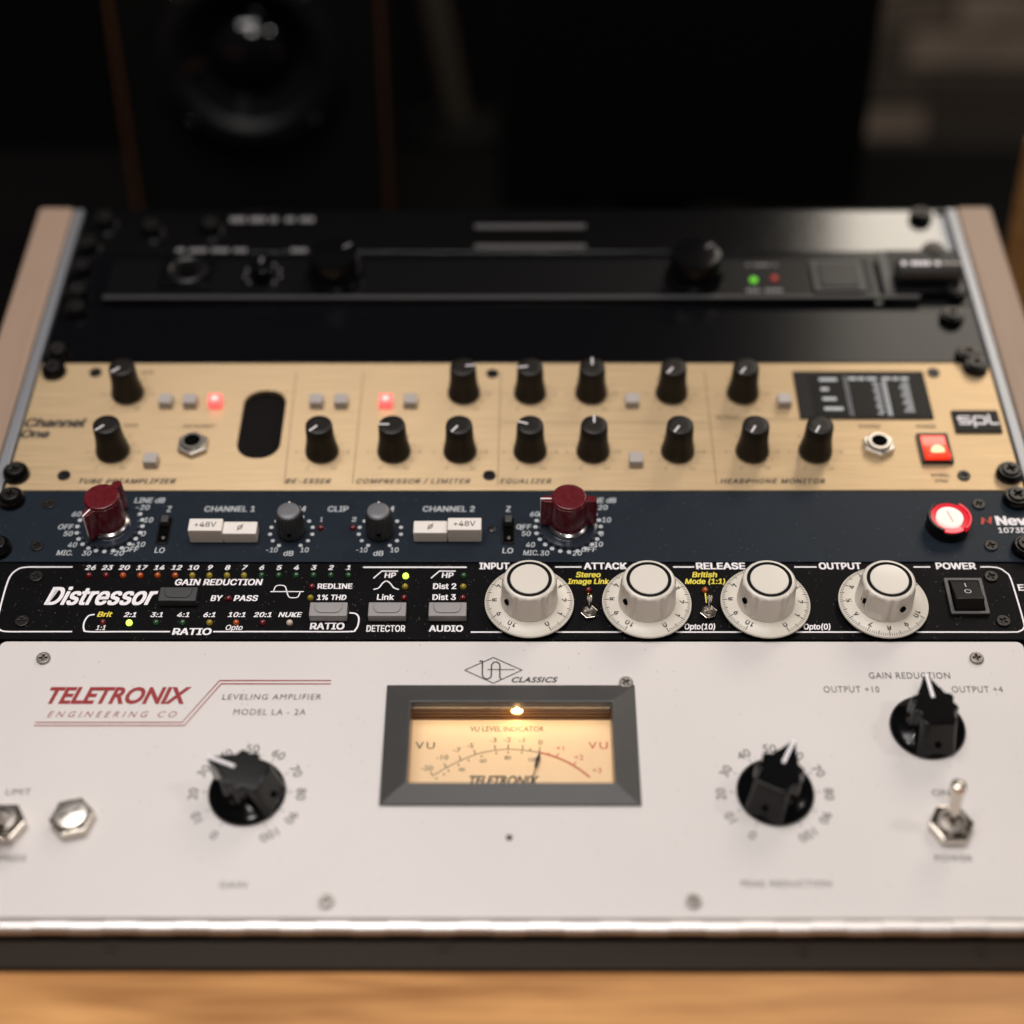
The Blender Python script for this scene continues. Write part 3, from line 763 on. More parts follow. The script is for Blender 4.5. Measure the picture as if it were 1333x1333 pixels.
w.line(smooth([(-107.32, 160.43), (-106.59, 163.46), (-104.59, 164.13), (-102.45, 163.46), (-101.30, 160.43), (-100.16, 157.47), (-98.04, 156.90), (-96.04, 157.47), (-95.28, 160.44)]), 0.5)
for a, b in (((18.88, 174.84), (30.85, 174.84)), ((72.25, 174.85), (81.85, 174.86)), ((127.18, 174.87), (137.26, 174.87)), ((181.04, 174.88), (188.68, 174.88)),
             ((-18.58, 137.60), (-4.73, 137.61)), ((18.80, 137.62), (47.53, 137.63)), ((71.21, 137.64), (100.09, 137.66)), ((123.60, 137.67), (152.46, 137.68))):
    w.line([a, b], LW)
w.line(smooth([(211.25, 174.89), (216.11, 174.89), (219.78, 174.12), (222.09, 171.85), (223.53, 168.70), (224.06, 156.26), (224.24, 144.11), (223.77, 140.26), (221.31, 138.14), (217.20, 137.71), (195.40, 137.70), (176.28, 137.69)]), LW)
printed(di, 'scale_figures', w, M['ink_white'], True)
printed(di, 'yellow_line', yl, M['ink_yellow'], True)
for (x, s), k in (((-126.82, 156.14), 'led_red'), ((-90.35, 163.10), 'led_red'), ((-90.37, 156.59), 'led_yellow'), ((-48.53, 169.30), 'led_lit'), ((-48.51, 163.03), 'led_yellow'), ((-48.69, 156.61), 'led_red'),
                  ((-22.41, 169.31), 'led_green'), ((-22.47, 163.04), 'led_yellow'), ((-22.49, 156.62), 'led_red'), ((33.59, 161.05), 'led_red'), ((85.62, 161.07), 'led_orange')):
    part(di, 'led', LEDS[k], x, s, 0.02)
def dbutton(cx, cs, m, lab):
    hw, hh = 8.3, 3.85
    b = MB().box(-hw, hw, -hh, hh, 0.05, 4.2)
    o = part(di, 'push_button', b.mesh('push_button', m, bevel=0.35), cx, cs, 0, label=lab)
    pts = [(-6.2, 3.3), (-6.0, 0.2), (-5.0, -1.7), (-3.2, -2.3), (3.2, -2.3), (5.0, -1.7), (6.0, 0.2), (6.2, 3.3)]
    t = MB().prism(pts, 4.1, 4.75)
    sub(o, 'raised_pad', t.mesh('raised_pad', m, bevel=0.3))
BW, BH = 8.3, 4.3
dbutton(*(-148.82, 155.91), M['button_dark'], 'dark grey bypass button')
dbutton(*(-81.35, 147.30), M['button_grey'], None)
dbutton(*(-55.47, 147.31), M['button_grey'], None)
dbutton(*(-28.89, 147.32), M['button_grey'], None)
screws(di, SC_DARKS, [(-215.29, 169.03), (-216.39, 143.50), (214.98, 169.14), (215.38, 143.68)])

# large cream dial knobs
def dial_knob():
    d = MB().lathe([(19.6, 2.0), (19.8, 2.4), (19.7, 3.0), (19.3, 3.35), (14, 4.3), (12.0, 4.5), (11.8, 2.0)], 96)
    dm_ = d.mesh('dial', M['dial_white'])
    def fn(a, r, z):
        k = min(1, max(0, (z - 5.2) / 0.8)) * min(1, max(0, (18.0 - z) / 1.2))
        t = ((math.degrees(a) + 30) % 60) - 30
        g = -0.85 * math.exp(-((abs(t) - 30) / 3.6) ** 2)
        flat = -0.75 * max(0, 1 - (abs(t) / 17) ** 2)
        rim = 0.25 * math.exp(-((abs(t) - 24.5) / 2.5) ** 2)
        return r + k * (g + flat + rim)
    b = MB().lathe([(12.3, 4.3), (12.75, 4.7), (12.7, 5.2), (12.5, 6.0), (12.35, 9), (12.1, 13), (11.9, 16), (11.8, 16.9), (11.55, 17.8), (11.0, 18.4), (10.2, 18.6), (9.7, 18.6)], 144, fn=fn)
    bm_ = b.mesh('knob', M['white_plastic'], angle=50)
    ring = MB().lathe([(9.85, 18.3), (9.85, 18.66), (8.3, 18.66), (8.3, 18.3)], 64).mesh('black_ring', M['ring_black'], True)
    cap = MB().lathe([(8.3, 18.2), (8.3, 18.72), (8.15, 18.85), (7.0, 18.9)], 64).mesh('cap', M['white_plastic'])
    hole = MB().lathe([(1.45, -1), (1.45, 0.15)], 20).mesh('set_screw_hole', M['hole'])
    mk = MB()
    zt = lambda r: 3.35 + (19.3 - r) * 0.95 / 5.3 + 0.10
    for i in range(101):
        a = -150 + 3 * i
        r0 = 19.2; r1 = 16.9 if i % 10 == 0 else (17.3 if i % 5 == 0 else 17.9)
        wd = 0.34 if i % 5 == 0 else 0.21
        s_, c_ = math.sin(R(a)), math.cos(R(a)); h = wd / 2
        mk.add([(r0 * s_ + h * c_, r0 * c_ - h * s_, zt(r0)), (r0 * s_ - h * c_, r0 * c_ + h * s_, zt(r0)), (r1 * s_ - h * c_, r1 * c_ + h * s_, zt(r1)), (r1 * s_ + h * c_, r1 * c_ - h * s_, zt(r1))], [(0, 1, 2, 3)])
    # the scale runs 10 .. 0 clockwise as the photo shows (0 lower right when set to five)
    for n_ in range(11):
        a = 150 - 30 * n_
        T(mk, str(n_), 15.25 * math.sin(R(a)), 15.25 * math.cos(R(a)), None, 2.6, rot=-a, z=4.22, scx=1.0, bold=0.02)
    mm_ = mk.mesh('scale_marks', M['ink_black'], False)
    return bm_, dm_, ring, cap, hole, mm_
DK = dial_knob()
def place_dial(x, s, ang, holes):
    k = part(di, 'knob', DK[0], x, s, 0, -ang)
    for nm, me in zip(('dial', 'black_ring', 'cap'), DK[1:4]): sub(k, nm, me)
    sub(k, 'scale_marks', DK[5])
    for h in holes:
        a = h - ang
        sub(k, 'set_screw_hole', DK[4], 12.15 * math.sin(R(a)), 12.15 * math.cos(R(a)), 10.8, rx=-87, rz=-a)
    return k
place_dial(*(7.08, 152.45), 0, (-124,))
place_dial(*(59.05, 152.25), 3, (-122,))
place_dial(*(111.46, 152.27), 3, (-118,))
place_dial(*(163.56, 152.29), -90, (-117, 152))

# mini toggles
MN = curve_mesh('mini_nut', [hexo(3.9, 10), circ(2.4, 20)], 1.6, 0.25, M['chrome'])
def mini_toggle(x, s):
    n_ = part(di, 'mini_toggle', MN, x, s, 1.7, 0)
    sub(n_, 'bushing', MB().lathe([(2.9, 0), (2.9, 2.2), (2.3, 2.6), (1.5, 2.2)], 20).mesh('bushing', M['steel']), z=-1.7)
    sub(n_, 'lever', MB().lathe([(0.7, 0), (0.85, 4), (1.2, 8.0), (1.15, 8.8), (0.6, 9.3)], 16).mesh('lever', M['chrome']), z=0, rx=-14)
mini_toggle(*(33.48, 147.91))
mini_toggle(*(86.13, 147.93))
# power rocker
px, ps = (201.53, 157.13)
fr = curve_mesh('power_switch', [rrect(-8.6, 8.6, -10.3, 10.3, 0.8), rrect(-6.8, 6.8, -8.7, 8.7, 0.4, 2)], 1.6, 0.3, M['bezel_grey'])
pw = part(di, 'power_switch', fr, px, ps, 1.65)
rk = MB()
pr = [(8, -1.0), (8, 0.3), (-5.0, 4.0), (-8, -1.0)]
rk.add([(-6.2, y, z) for y, z in pr] + [(6.2, y, z) for y, z in pr], [(0, 1, 2, 3), (7, 6, 5, 4), (0, 4, 5, 1), (1, 5, 6, 2), (2, 6, 7, 3), (3, 7, 4, 0)])
sub(pw, 'rocker', rk.mesh('rocker', M['rocker_black'], bevel=0.3))
tilt = -math.degrees(math.atan2(3.7, 13))
sub(pw, 'rocker_mark', MB().box(-0.25, 0.25, -1.4, 1.4, 0, 0.12).mesh('rocker_mark', M['ink_pale'], False), 0, 4.9, 1.2, rx=tilt)
oc = circ(1.35, 24); oc = oc + oc[:2]
sub(pw, 'rocker_mark', MB().line(oc, 0.42, 0.1).mesh('rocker_mark', M['ink_pale'], False), 0, 0.2, 2.56, rx=tilt)

# ================================================================== two channel microphone preamp (1U, navy)
N0 = 178.1
ne = thing('microphone_preamp', 'dark navy one unit microphone preamp with two oxblood red wing knobs', 'preamplifier', N0)
part(ne, 'faceplate', MB().prism(rrect(-241.3, 241.3, N0, 221.9, 0.8, 2), -3, 0).mesh('faceplate', M['navy'], bevel=0.3), 0, 0, 0)
part(ne, 'chassis', MB().box(-218, 218, N0 + 1, 221, -120, -3.2).mesh('chassis', M['satin_black']), 0, 0, 0)
for (x, s) in ((-236.00, 215.58), (-235.89, 185.04), (235.62, 215.58), (233.54, 185.12)): rack_screw(ne, x, s)
screws(ne, SC_DARKS, [(-217.95, 213.62), (-218.53, 187.37), (217.87, 213.14), (218.57, 187.44)])
part(ne, 'screw', led_mesh(2.1, 0.8, M['screw_black']), *(-9.91, 197.51), 0.05)
w = MB()
for dx, (cx, cs) in ((0, (-187.22, 199.15)), (1, (25.26, 198.93))):
    for k in range(17):
        a = 58 + 15.2 * k
        if a > 304: break
        w.disc(cx + 15.1 * math.sin(R(a)), cs + 15.1 * math.cos(R(a)), 1.05, 0.15, 14)
T(w, '-20', -173.80, 211.33, 6.49, 3.21, bold=0.02, shear=0.15)
T(w, '10', -169.88, 203.46, 4.30, 3.17, bold=0.02, shear=0.15)
T(w, '0', -170.86, 194.89, 1.99, 3.12, bold=0.02, shear=0.15)
T(w, '+10', -172.32, 188.45, 6.36, 3.08, bold=0.02, shear=0.15)
T(w, 'OFF', -175.01, 185.38, 7.04, 3.07, bold=0.02, shear=0.15)
T(w, '-20', -181.13, 183.06, 6.33, 3.05, bold=0.02, shear=0.15)
T(w, '30', -195.02, 183.06, 4.22, 3.05, bold=0.02, shear=0.15)
T(w, '40', -202.47, 188.17, 4.24, 3.08, bold=0.02, shear=0.15)
T(w, '50', -205.70, 194.98, 4.26, 3.12, bold=0.02, shear=0.15)
T(w, 'OFF', -207.55, 199.15, 7.13, 3.14, bold=0.02, shear=0.15)
T(w, '60', -204.03, 207.12, 4.31, 3.19, bold=0.02, shear=0.15)
T(w, '-20', 40.79, 211.34, 6.47, 3.21, bold=0.02, shear=0.15)
T(w, '10', 43.20, 203.47, 4.28, 3.16, bold=0.02, shear=0.15)
T(w, '0', 40.59, 194.91, 1.98, 3.11, bold=0.02, shear=0.15)
T(w, '+10', 37.90, 188.48, 6.34, 3.08, bold=0.02, shear=0.15)
T(w, 'OFF', 34.64, 185.41, 7.03, 3.06, bold=0.02, shear=0.15)
T(w, '-20', 28.09, 183.10, 6.31, 3.05, bold=0.02, shear=0.15)
T(w, '30', 14.24, 183.09, 4.21, 3.05, bold=0.02, shear=0.15)
T(w, '40', 7.77, 188.20, 4.23, 3.08, bold=0.02, shear=0.15)
T(w, '50', 5.86, 195.00, 4.25, 3.12, bold=0.02, shear=0.15)
T(w, 'OFF', 4.80, 199.17, 7.12, 3.14, bold=0.02, shear=0.15)
T(w, '60', 9.83, 207.12, 4.30, 3.18, bold=0.02, shear=0.15)
T(w, 'MIC.', -205.17, 183.29, 7.21, 3.15, bold=0.02, shear=0.15)
T(w, 'MIC.', 7.93, 183.32, 7.02, 3.14, bold=0.02, shear=0.15)
T(w, 'LINE dB', -171.17, 215.83, 14.33, 3.34, bold=0.02, shear=0.15)
T(w, 'LINE dB', 40.94, 215.83, 14.44, 3.33, bold=0.02, shear=0.15)
T(w, 'Z', -161.21, 210.31, 2.16, 3.64, bold=0.02, shear=0.08)
T(w, 'Z', -2.46, 210.32, 2.34, 3.64, bold=0.02, shear=0.08)
T(w, 'I', -159.83, 203.94, 0.54, 2.88, bold=0.02, shear=0.08)
T(w, 'O', 3.73, 198.70, 2.13, 2.85, bold=0.02, shear=0.08)
T(w, 'LO', -161.89, 184.82, 4.58, 3.34, bold=0.02, shear=0.08)
T(w, 'LO', -2.60, 184.62, 4.92, 3.34, bold=0.02, shear=0.08)
T(w, 'CHANNEL 1', -132.86, 210.36, 23.58, 3.55, bold=0.02, shear=0.08)
T(w, 'CHANNEL 2', -30.32, 210.37, 24.27, 3.54, bold=0.02, shear=0.08)
T(w, 'TRIM', -103.44, 210.36, 12.24, 3.40, bold=0.02, shear=0.08)
T(w, 'TRIM', -61.88, 210.36, 11.87, 3.40, bold=0.02, shear=0.08)
T(w, 'CLIP', -82.10, 210.36, 9.57, 3.54, bold=0.02, shear=0.08)
T(w, '1', -89.40, 203.75, 1.07, 2.88, bold=0.02, shear=0.08)
T(w, '2', -74.19, 203.75, 2.15, 2.88, bold=0.02, shear=0.08)
T(w, '-10', -110.55, 185.06, 5.28, 3.06, bold=0.02, shear=0.08)
T(w, '10', -95.59, 185.07, 3.87, 3.06, bold=0.02, shear=0.08)
T(w, 'dB', -102.78, 182.98, 4.56, 3.14, bold=0.02, shear=0.08)
T(w, '-10', -69.39, 185.07, 5.27, 3.06, bold=0.02, shear=0.08)
T(w, '10', -54.45, 185.07, 3.87, 3.06, bold=0.02, shear=0.08)
T(w, 'dB', -61.71, 182.99, 4.56, 3.14, bold=0.02, shear=0.08)

for (cx, cs) in ((-102.61, 196.31), (-61.68, 196.32)):
    for k in range(13):
        a = -150 + 25 * k
        w.disc(cx + 9.9 * math.sin(R(a)), cs + 9.9 * math.cos(R(a)), 0.95, 0.15, 12)
printed(ne, 'scale_dots', w, M['ink_pale'])
w = MB()
T(w, 'Neve', 233.03, 203.01, 18.52, 6.22, bold=0.05, shear=0.0)
T(w, '1073DPA', 233.13, 197.06, 18.60, 3.31, bold=0.02)
part(ne, 'logo_lettering', w.mesh('logo_lettering', M['ink_white'], False), 0, 0, 0)
w = MB()
zx, zs = (219.42, 203.00)
w.add([(zx + a, zs + b, 0.15) for a, b in ((-2.9, -2.2), (-1.7, 2.4), (0.9, -0.6), (1.7, 2.4), (3.1, 2.4), (1.9, -2.3), (-0.8, 0.6), (-1.6, -2.2))], [(0, 1, 6, 7), (1, 2, 5, 6), (2, 3, 4, 5)])
part(ne, 'red_zigzag_emblem', w.mesh('red_zigzag_emblem', M['ink_scarlet'], False), 0, 0, 0)
# wing knobs
def wing_knob():
    base = MB().lathe([(13.6, 0.2), (13.7, 0.8), (13.3, 1.7), (10.8, 2.1)], 64).mesh('skirt', M['clear_skirt'])
    al = MB().lathe([(9.8, 1.5), (9.9, 2.0), (9.4, 3.6), (8.6, 4.2), (8.0, 4.6)], 64).mesh('metal_ring', M['spun_alu'])
    out = []
    for k in range(72):
        a = 5 * k
        r = 8.15
        for wc in (0, 180):
            t = abs(((a - wc) + 180) % 360 - 180)
            if t < 24:
                h = 2.4 - 0.35 * (1 - t / 24)
                edge = (1.95 / max(math.sin(R(t)), 0.001))
                r = max(r, min(12.6 / math.cos(R(t)) if t < 8.5 else edge, 12.75))
        out.append((r * math.sin(R(a)), r * math.cos(R(a))))
    kb = MB().loft([[(x * 1.03, y * 1.03, 3.9) for x, y in out], [(x * 1.02, y * 1.02, 9) for x, y in out], [(x, y, 19.6) for x, y in out]])
    kb.lathe([(7.9, 19.0), (7.9, 20.6), (7.6, 20.95), (7.0, 21.05), (4, 20.95)], 48)
    me = kb.mesh('knob', M['red_plastic'], bevel=0.22, segs=2, angle=40)
    ln = MB().box(-0.35, 0.35, 7.9, 12.7, 19.3, 19.74).box(-0.35, 0.35, 12.4, 13.02, 6.0, 19.7)
    return me, base, al, ln.mesh('pointer_line', M['ink_white'], False)
WK = wing_knob()
def place_wing(x, s, ang):
    k = part(ne, 'knob', WK[0], x, s, 0.1, -ang)
    sub(k, 'skirt', WK[1]); sub(k, 'metal_ring', WK[2]); sub(k, 'pointer_line', WK[3])
place_wing(*(-187.22, 199.15), 211)
place_wing(*(25.26, 198.93), -90)
# trim knobs
def trim_knob():
    fn = lambda a, r, z: r + (0.28 * math.cos(22 * a) if 1.5 < z < 14 else 0)
    b = MB().lathe([(6.2, 0.3), (6.4, 0.8), (6.4, 2.2), (6.1, 8), (5.75, 13.4), (5.5, 14.4), (5.0, 14.6)], 132, fn=fn).mesh('knob', M['trim_grey'], angle=60)
    c = MB().lathe([(4.9, 14.2), (4.9, 14.75), (4.6, 14.95), (2, 15.0)], 40).mesh('cap', M['trim_cap'])
    l = MB().box(-0.35, 0.35, 4.6, 5.6, 13.9, 14.75).mesh('pointer_line', M['ink_white'], False)
    h = MB().lathe([(0.9, -1), (0.9, 0.25)], 16).mesh('set_screw_hole', M['hole'])
    return b, c, l, h
TK = trim_knob()
for (x, s) in ((-102.58, 196.07), (-61.66, 196.08)):
    k = part(ne, 'knob', TK[0], x, s, 0.05)
    sub(k, 'cap', TK[1]); sub(k, 'pointer_line', TK[2]); sub(k, 'set_screw_hole', TK[3], 0, -6.5, 5.0, rx=88)
for (x, s) in ((-89.30, 198.21), (-74.35, 198.21)): part(ne, 'led', LEDS['led_red'], x, s, 0.02)
# slide switches
for (x, s) in ((-161.55, 196.78), (-2.41, 196.80)):
    f = curve_mesh('slide_switch', [rrect(-3.1, 3.1, -8.2, 8.2, 1.0), rrect(-2.4, 2.4, -7.4, 7.4, 0.6)], 0.6, 0.1, M['rocker_black'])
    o = part(ne, 'slide_switch', f, x, s, 0.65)
    sub(o, 'slot', MB().box(-2.4, 2.4, -7.4, 7.4, -0.5, -0.35).mesh('slot', M['hole'], False))
    sub(o, 'lever', MB().box(-1.7, 1.7, 2.2, 6.4, -0.4, 3.4).mesh('lever', M['button_dark'], bevel=0.5))
    sub(o, 'contact', MB().lathe([(1.0, -0.4), (0.9, 0.4), (0.4, 0.8)], 14, 0.2, -5.0).mesh('contact', M['steel']))
# white push buttons: the phantom power ones stand higher
for (x, s), n_, t in (((-140.84, 189.34), 8.7, '+48V'), ((-125.29, 189.34), 6.6, 'phase'), ((-38.10, 189.82), 6.6, 'phase'), ((-22.39, 189.83), 8.7, '+48V')):
    hw = 7.75
    b = MB().box(-hw, hw, 0, 7.5, 0.05, n_)
    o = part(ne, 'push_button', b.mesh('push_button', M['button_white'], bevel=0.55, segs=3), x, s, 0, label='taller white button marked +48V' if n_ > 8 else 'lower white button with a crossed circle')
    l = MB()
    if n_ > 8: T(l, '+48V', 0, 3.75, 10.0, 3.0, z=n_ + 0.08, bold=0.01)
    else:
        T(l, 'O', 0, 3.75, None, 2.6, z=n_ + 0.08, shear=0.15, bold=0.01); l.line([(-1.2, 1.85), (1.3, 5.65)], 0.45, n_ + 0.1)
    sub(o, 'button_mark', l.mesh('button_mark', M['ink_grey'], False))
# lit round power button in its notched sleeve
bx_, bs_ = (200.47, 199.19)
def notch(a, r, z): return r
sl = MB().lathe([(9.9, 0.05), (9.9, 5.0), (9.4, 5.6)], 56).mesh('power_button', M['rocker_black'])
pb = part(ne, 'power_button', sl, bx_, bs_, 0)
rg = MB().lathe([(9.1, 5.0), (9.1, 6.2), (8.6, 6.9), (7.2, 6.7), (6.6, 6.1), (6.4, 5.2)], 56).mesh('glowing_ring', M['power_red'])
sub(pb, 'glowing_ring', rg)
def arcseg(a0, a1, r0, r1, z0, z1):
    n = 12
    o = [(r1 * math.sin(R(a0 + (a1 - a0) * k / n)), r1 * math.cos(R(a0 + (a1 - a0) * k / n))) for k in range(n + 1)]
    i_ = [(r0 * math.sin(R(a1 + (a0 - a1) * k / n)), r0 * math.cos(R(a1 + (a0 - a1) * k / n))) for k in range(n + 1)]
    return MB().prism(o + i_, z0, z1)
for a0, a1 in ((205, 325), (35, 140)):
    sub(pb, 'sleeve_lip', arcseg(a0, a1, 8.8, 10.0, 4.8, 7.6).mesh('sleeve_lip', M['rocker_black'] if a0 > 100 else M['power_red'], bevel=0.2))
sub(pb, 'glowing_front', arcseg(146, 203, 6.9, 9.25, 6.0, 7.0).mesh('glowing_front', M['power_pink'], bevel=0.25))
sub(pb, 'lit_centre', MB().lathe([(6.2, 5.4), (6.2, 7.0), (5.9, 7.3), (3, 7.4)], 40).mesh('lit_centre', M['power_white']))
sub(pb, 'power_mark', MB().box(-0.24, 0.24, -3.4, 3.4, 7.3, 7.6).mesh('power_mark', M['led_red'], False), rz=14)

# ================================================================== channel strip (2U, brushed gold)
G0 = 222.5
ch = thing('channel_strip', 'brushed gold two unit channel strip with fifteen tall black knobs and small square buttons', 'channel strip', G0)
tw = [(-130.40, 289.76), (-124.29, 290.31), (-118.26, 289.75), (-115.12, 285.32), (-113.90, 278.72), (-113.87, 253.58), (-115.16, 247.85), (-117.84, 245.00), (-123.72, 244.49), (-129.71, 245.00), (-132.46, 247.85), (-133.68, 253.58), (-133.69, 281.47), (-133.04, 287.54)]
face = curve_mesh('faceplate', [rrect(-241.3, 241.3, G0, 310.8, 0.6, 2), [(-124.0 + x, s) for x, s in rrect(-10.4, 10.4, 243.6, 291.0, 9.6, 9)]], 3.0, 0.3, M['gold'])
part(ch, 'faceplate', face, 0, 0, 0)
part(ch, 'chassis', MB().box(-218, 218, G0 + 1, 310, -120, -9).mesh('chassis', M['satin_black']), 0, 0, 0)
ms = MB()
for i in range(25): ms.box(-136, -112, 243 + i * 2.0, 243.9 + i * 2.0, -4.3, -3.6)
for i in range(12): ms.box(-135.5 + i * 2.0, -134.6 + i * 2.0, 243, 292, -4.9, -4.35)
part(ch, 'window_mesh', ms.mesh('window_mesh', M['badge'], False), 0, 0, 0)['kind'] = 'stuff'
for (x, s) in ((-233.21, 303.89), (-237.27, 232.00), (233.77, 306.50), (235.72, 231.95)): rack_screw(ch, x, s)
screws(ch, SC_DARKS, [(-212.20, 303.60), (-214.63, 231.75), (-10.95, 302.64), (-11.62, 231.73), (212.21, 303.37), (214.33, 231.70)])
sp = MB()
for a, b in (((-110.37, 304.40), (-108.97, 226.47)), ((-76.25, 304.38), (-76.49, 226.47)), ((-6.68, 304.34), (-7.53, 225.46)), ((96.49, 304.29), (96.31, 226.45))): part(ch, 'divider_line', MB().line([a, b], 0.35).mesh('divider_line', M['ink_lightbrown'], False), 0, 0, 0)
for x0_, x1_ in (((-6.40, 267.86), (94.81, 267.82)), ): part(ch, 'divider_line', MB().line([x0_, x1_], 0.2).mesh('divider_line', M['ink_lightbrown'], False), 0, 0, 0)
sp.line([(102.56, 270.24), (140.37, 270.23)], 0.25)
part(ch, 'divider_line', sp.mesh('divider_line', M['ink_lightbrown'], False), 0, 0, 0)
w = MB()
T(w, 'TUBE PREAMPLIFIER', -183.77, 228.23, 46.11, 3.31, bold=0.03, shear=0.3, space=1.15)
T(w, 'DE-ESSER', -97.72, 228.22, 21.75, 3.21, bold=0.03, shear=0.3, space=1.15)
T(w, 'COMPRESSOR / LIMITER', -47.65, 228.22, 54.26, 3.21, bold=0.02, shear=0.3, space=1.15)
T(w, 'EQUALIZER', 5.73, 228.21, 24.54, 3.21, bold=0.02, shear=0.3, space=1.15)
T(w, 'HEADPHONE MONITOR', 123.08, 228.20, 49.95, 3.20, bold=0.03, shear=0.3, space=1.15)
T(w, 'Channel', -225.66, 267.67, 29.85, 6.71, bold=0.045, shear=0.22)
T(w, 'One', -234.00, 260.04, 14.08, 6.09, bold=0.045, shear=0.22)
printed(ch, 'section_lettering', w, M['ink_black'])
w = MB()
T(w, 'INSTRUMENT', -154.51, 265.39, 16.24, 2.41, bold=0.02)
T(w, 'PHONES', 174.40, 265.13, 10.53, 2.40, bold=0.02)
T(w, 'POWER', 202.04, 265.12, 9.40, 2.40, bold=0.02)
T(w, 'MODEL', 203.40, 232.11, 9.14, 2.27, bold=0.02)
T(w, '2950', 203.12, 228.44, 6.19, 2.25, bold=0.02)
T(w, 'OUTPUT', 105.30, 271.32, 11.35, 2.70, bold=0.02)
T(w, 'GAIN', -185.98, 303.87, 6.24, 2.57, bold=0.02)
T(w, 'GAIN', -188.20, 265.77, 7.18, 2.41, bold=0.02)
KN_ = [((-193.17, 288.12), 225), ((-193.86, 247.86), 225), ((-92.64, 247.58), 222), ((-57.88, 247.58), 270), ((-25.93, 247.57), 215), ((-25.01, 288.05), 80), ((8.05, 288.03), 262), ((38.59, 288.02), 0),
       ((78.72, 288.00), 215), ((114.23, 287.98), 213), ((7.87, 247.56), 288), ((38.31, 247.56), 0), ((79.13, 247.55), 212), ((115.11, 247.54), 208), ((145.51, 247.54), 208)]
for (x, s), a in KN_:
    for k in range(11):
        b = -150 + 30 * k
        w.line([(x + 9.8 * math.sin(R(b)), s + 9.8 * math.cos(R(b))), (x + 10.9 * math.sin(R(b)), s + 10.9 * math.cos(R(b)))], 0.28)
        if k % 2 == 0: T(w, str(k), x + 12.6 * math.sin(R(b)), s + 12.6 * math.cos(R(b)), None, 1.7)
printed(ch, 'scale_marks', w, M['ink_lightbrown'])
kb = MB().lathe([(7.9, 0.3), (8.2, 0.9), (8.1, 2.2), (7.6, 4.5), (7.0, 8), (6.65, 12), (6.5, 17.5), (6.2, 18.6), (5.6, 18.9), (3, 18.8)], 48)
KB = kb.mesh('knob', M['soft_black'])
KL = MB().box(-0.4, 0.4, 1.2, 6.0, 18.6, 19.05).mesh('pointer_line', M['ink_white'], False)
for (x, s), a in KN_:
    k = part(ch, 'knob', KB, x, s, 0.05, -a); sub(k, 'pointer_line', KL)
BT = MB().box(-3.3, 3.3, -3.3, 3.3, 0.05, 4.6).mesh('square_button', M['spl_button'], bevel=0.45, segs=2)
BTL = MB().box(-3.3, 3.3, -3.3, 3.3, 0.05, 4.6).mesh('square_button', M['spl_lit'], bevel=0.45, segs=2)
BTC = MB().lathe([(1.7, 4.5), (1.7, 4.65), (1.2, 4.7)], 20).mesh('button_lamp', M['spl_lit_core'])
for (x, s), lit in (((-172.81, 280.66), 0), ((-160.76, 280.66), 0), ((-148.32, 280.65), 1), ((-174.03, 239.87), 0), ((-98.03, 280.63), 0), ((-85.72, 280.63), 0), ((-63.62, 280.62), 1), ((-51.39, 280.61), 0),
                    ((58.61, 280.84), 0), ((58.55, 240.09), 0), ((133.97, 280.81), 0)):
    o = part(ch, 'square_button', BTL if lit else BT, x, s, label='square button lit red' if lit else None)
    if lit: sub(o, 'button_lamp', BTC)
JN = curve_mesh('jack_socket', [hexo(8.0, 30), circ(4.6, 28)], 3.0, 0.5, M['satin_nickel'])
for (x, s) in ((-155.39, 250.97), (176.37, 250.64)):
    j = part(ch, 'jack_socket', JN, x, s, 3.1)
    sub(j, 'jack_collar', MB().lathe([(5.8, 0), (5.8, 1.2), (5.2, 1.9), (3.9, 1.9), (3.6, 0.8), (3.5, -2)], 32).mesh('jack_collar', M['satin_nickel']))
    sub(j, 'jack_hole', MB().lathe([(4.0, 1.7), (4.0, 2.0)], 24).mesh('jack_hole', M['hole']))
# display window with printed legends
d0, d1, d2, d3 = (140.59, 303.81), (206.69, 303.77), (206.84, 270.04), (141.30, 270.06)
X0_, X1_, Y0_, Y1_ = (d0[0] + d3[0]) / 2, (d1[0] + d2[0]) / 2, d2[1], d0[1]
dp = part(ch, 'display_panel', MB().box(X0_, X1_, Y0_, Y1_, 0.05, 1.0).mesh('display_panel', M['badge'], bevel=0.3), 0, 0, 0)
e0, e1 = (147.87, 299.22), (196.75, 269.46)
sub(dp, 'screen', MB().box(X0_ + 7.5, X1_ - 6.5, Y0_ + 1.2, Y1_ - 3.5, 0.9, 1.15).mesh('screen', M['screen'], bevel=0.05, segs=1), 0, 0, 0)
w = MB()
dx0, dx1, dy0, dy1 = X0_ + 7.5, X1_ - 6.5, Y0_ + 1.2, Y1_ - 3.5
for i, (a, b) in enumerate(((5, 14), (5, 9), (5, 12), (5, 14.5))):
    yy = dy1 - 3 - i * 7.0
    w.line([(dx0 + a, yy), (dx0 + b, yy)], 2.2, 1.25)
for xx in (17.5, 18.8): w.line([(dx0 + xx, dy0), (dx0 + xx, dy1 - 0.5)], 0.25, 1.25)
for k in range(13):
    yy = dy1 - 5.5 - k * 1.85
    w.line([(dx0 + 31 + (k % 3) * .5, yy), (dx0 + 34 + (k % 2), yy)], 0.9, 1.25)
    if k < 12: w.line([(dx0 + 46 - (k % 3) * .8, yy), (dx0 + 49.5, yy)], 0.9, 1.25)
for a, b in ((19.8, 24), (24.8, 28), (29, 34), (36.5, 41), (42, 45), (46, 50)): w.line([(dx0 + a, dy1 - 2.4), (dx0 + b, dy1 - 2.4)], 2.0, 1.25)
for xx in (36.5, 37.8): w.line([(dx0 + xx, dy0), (dx0 + xx, dy1 - 4)], 0.8, 1.25)
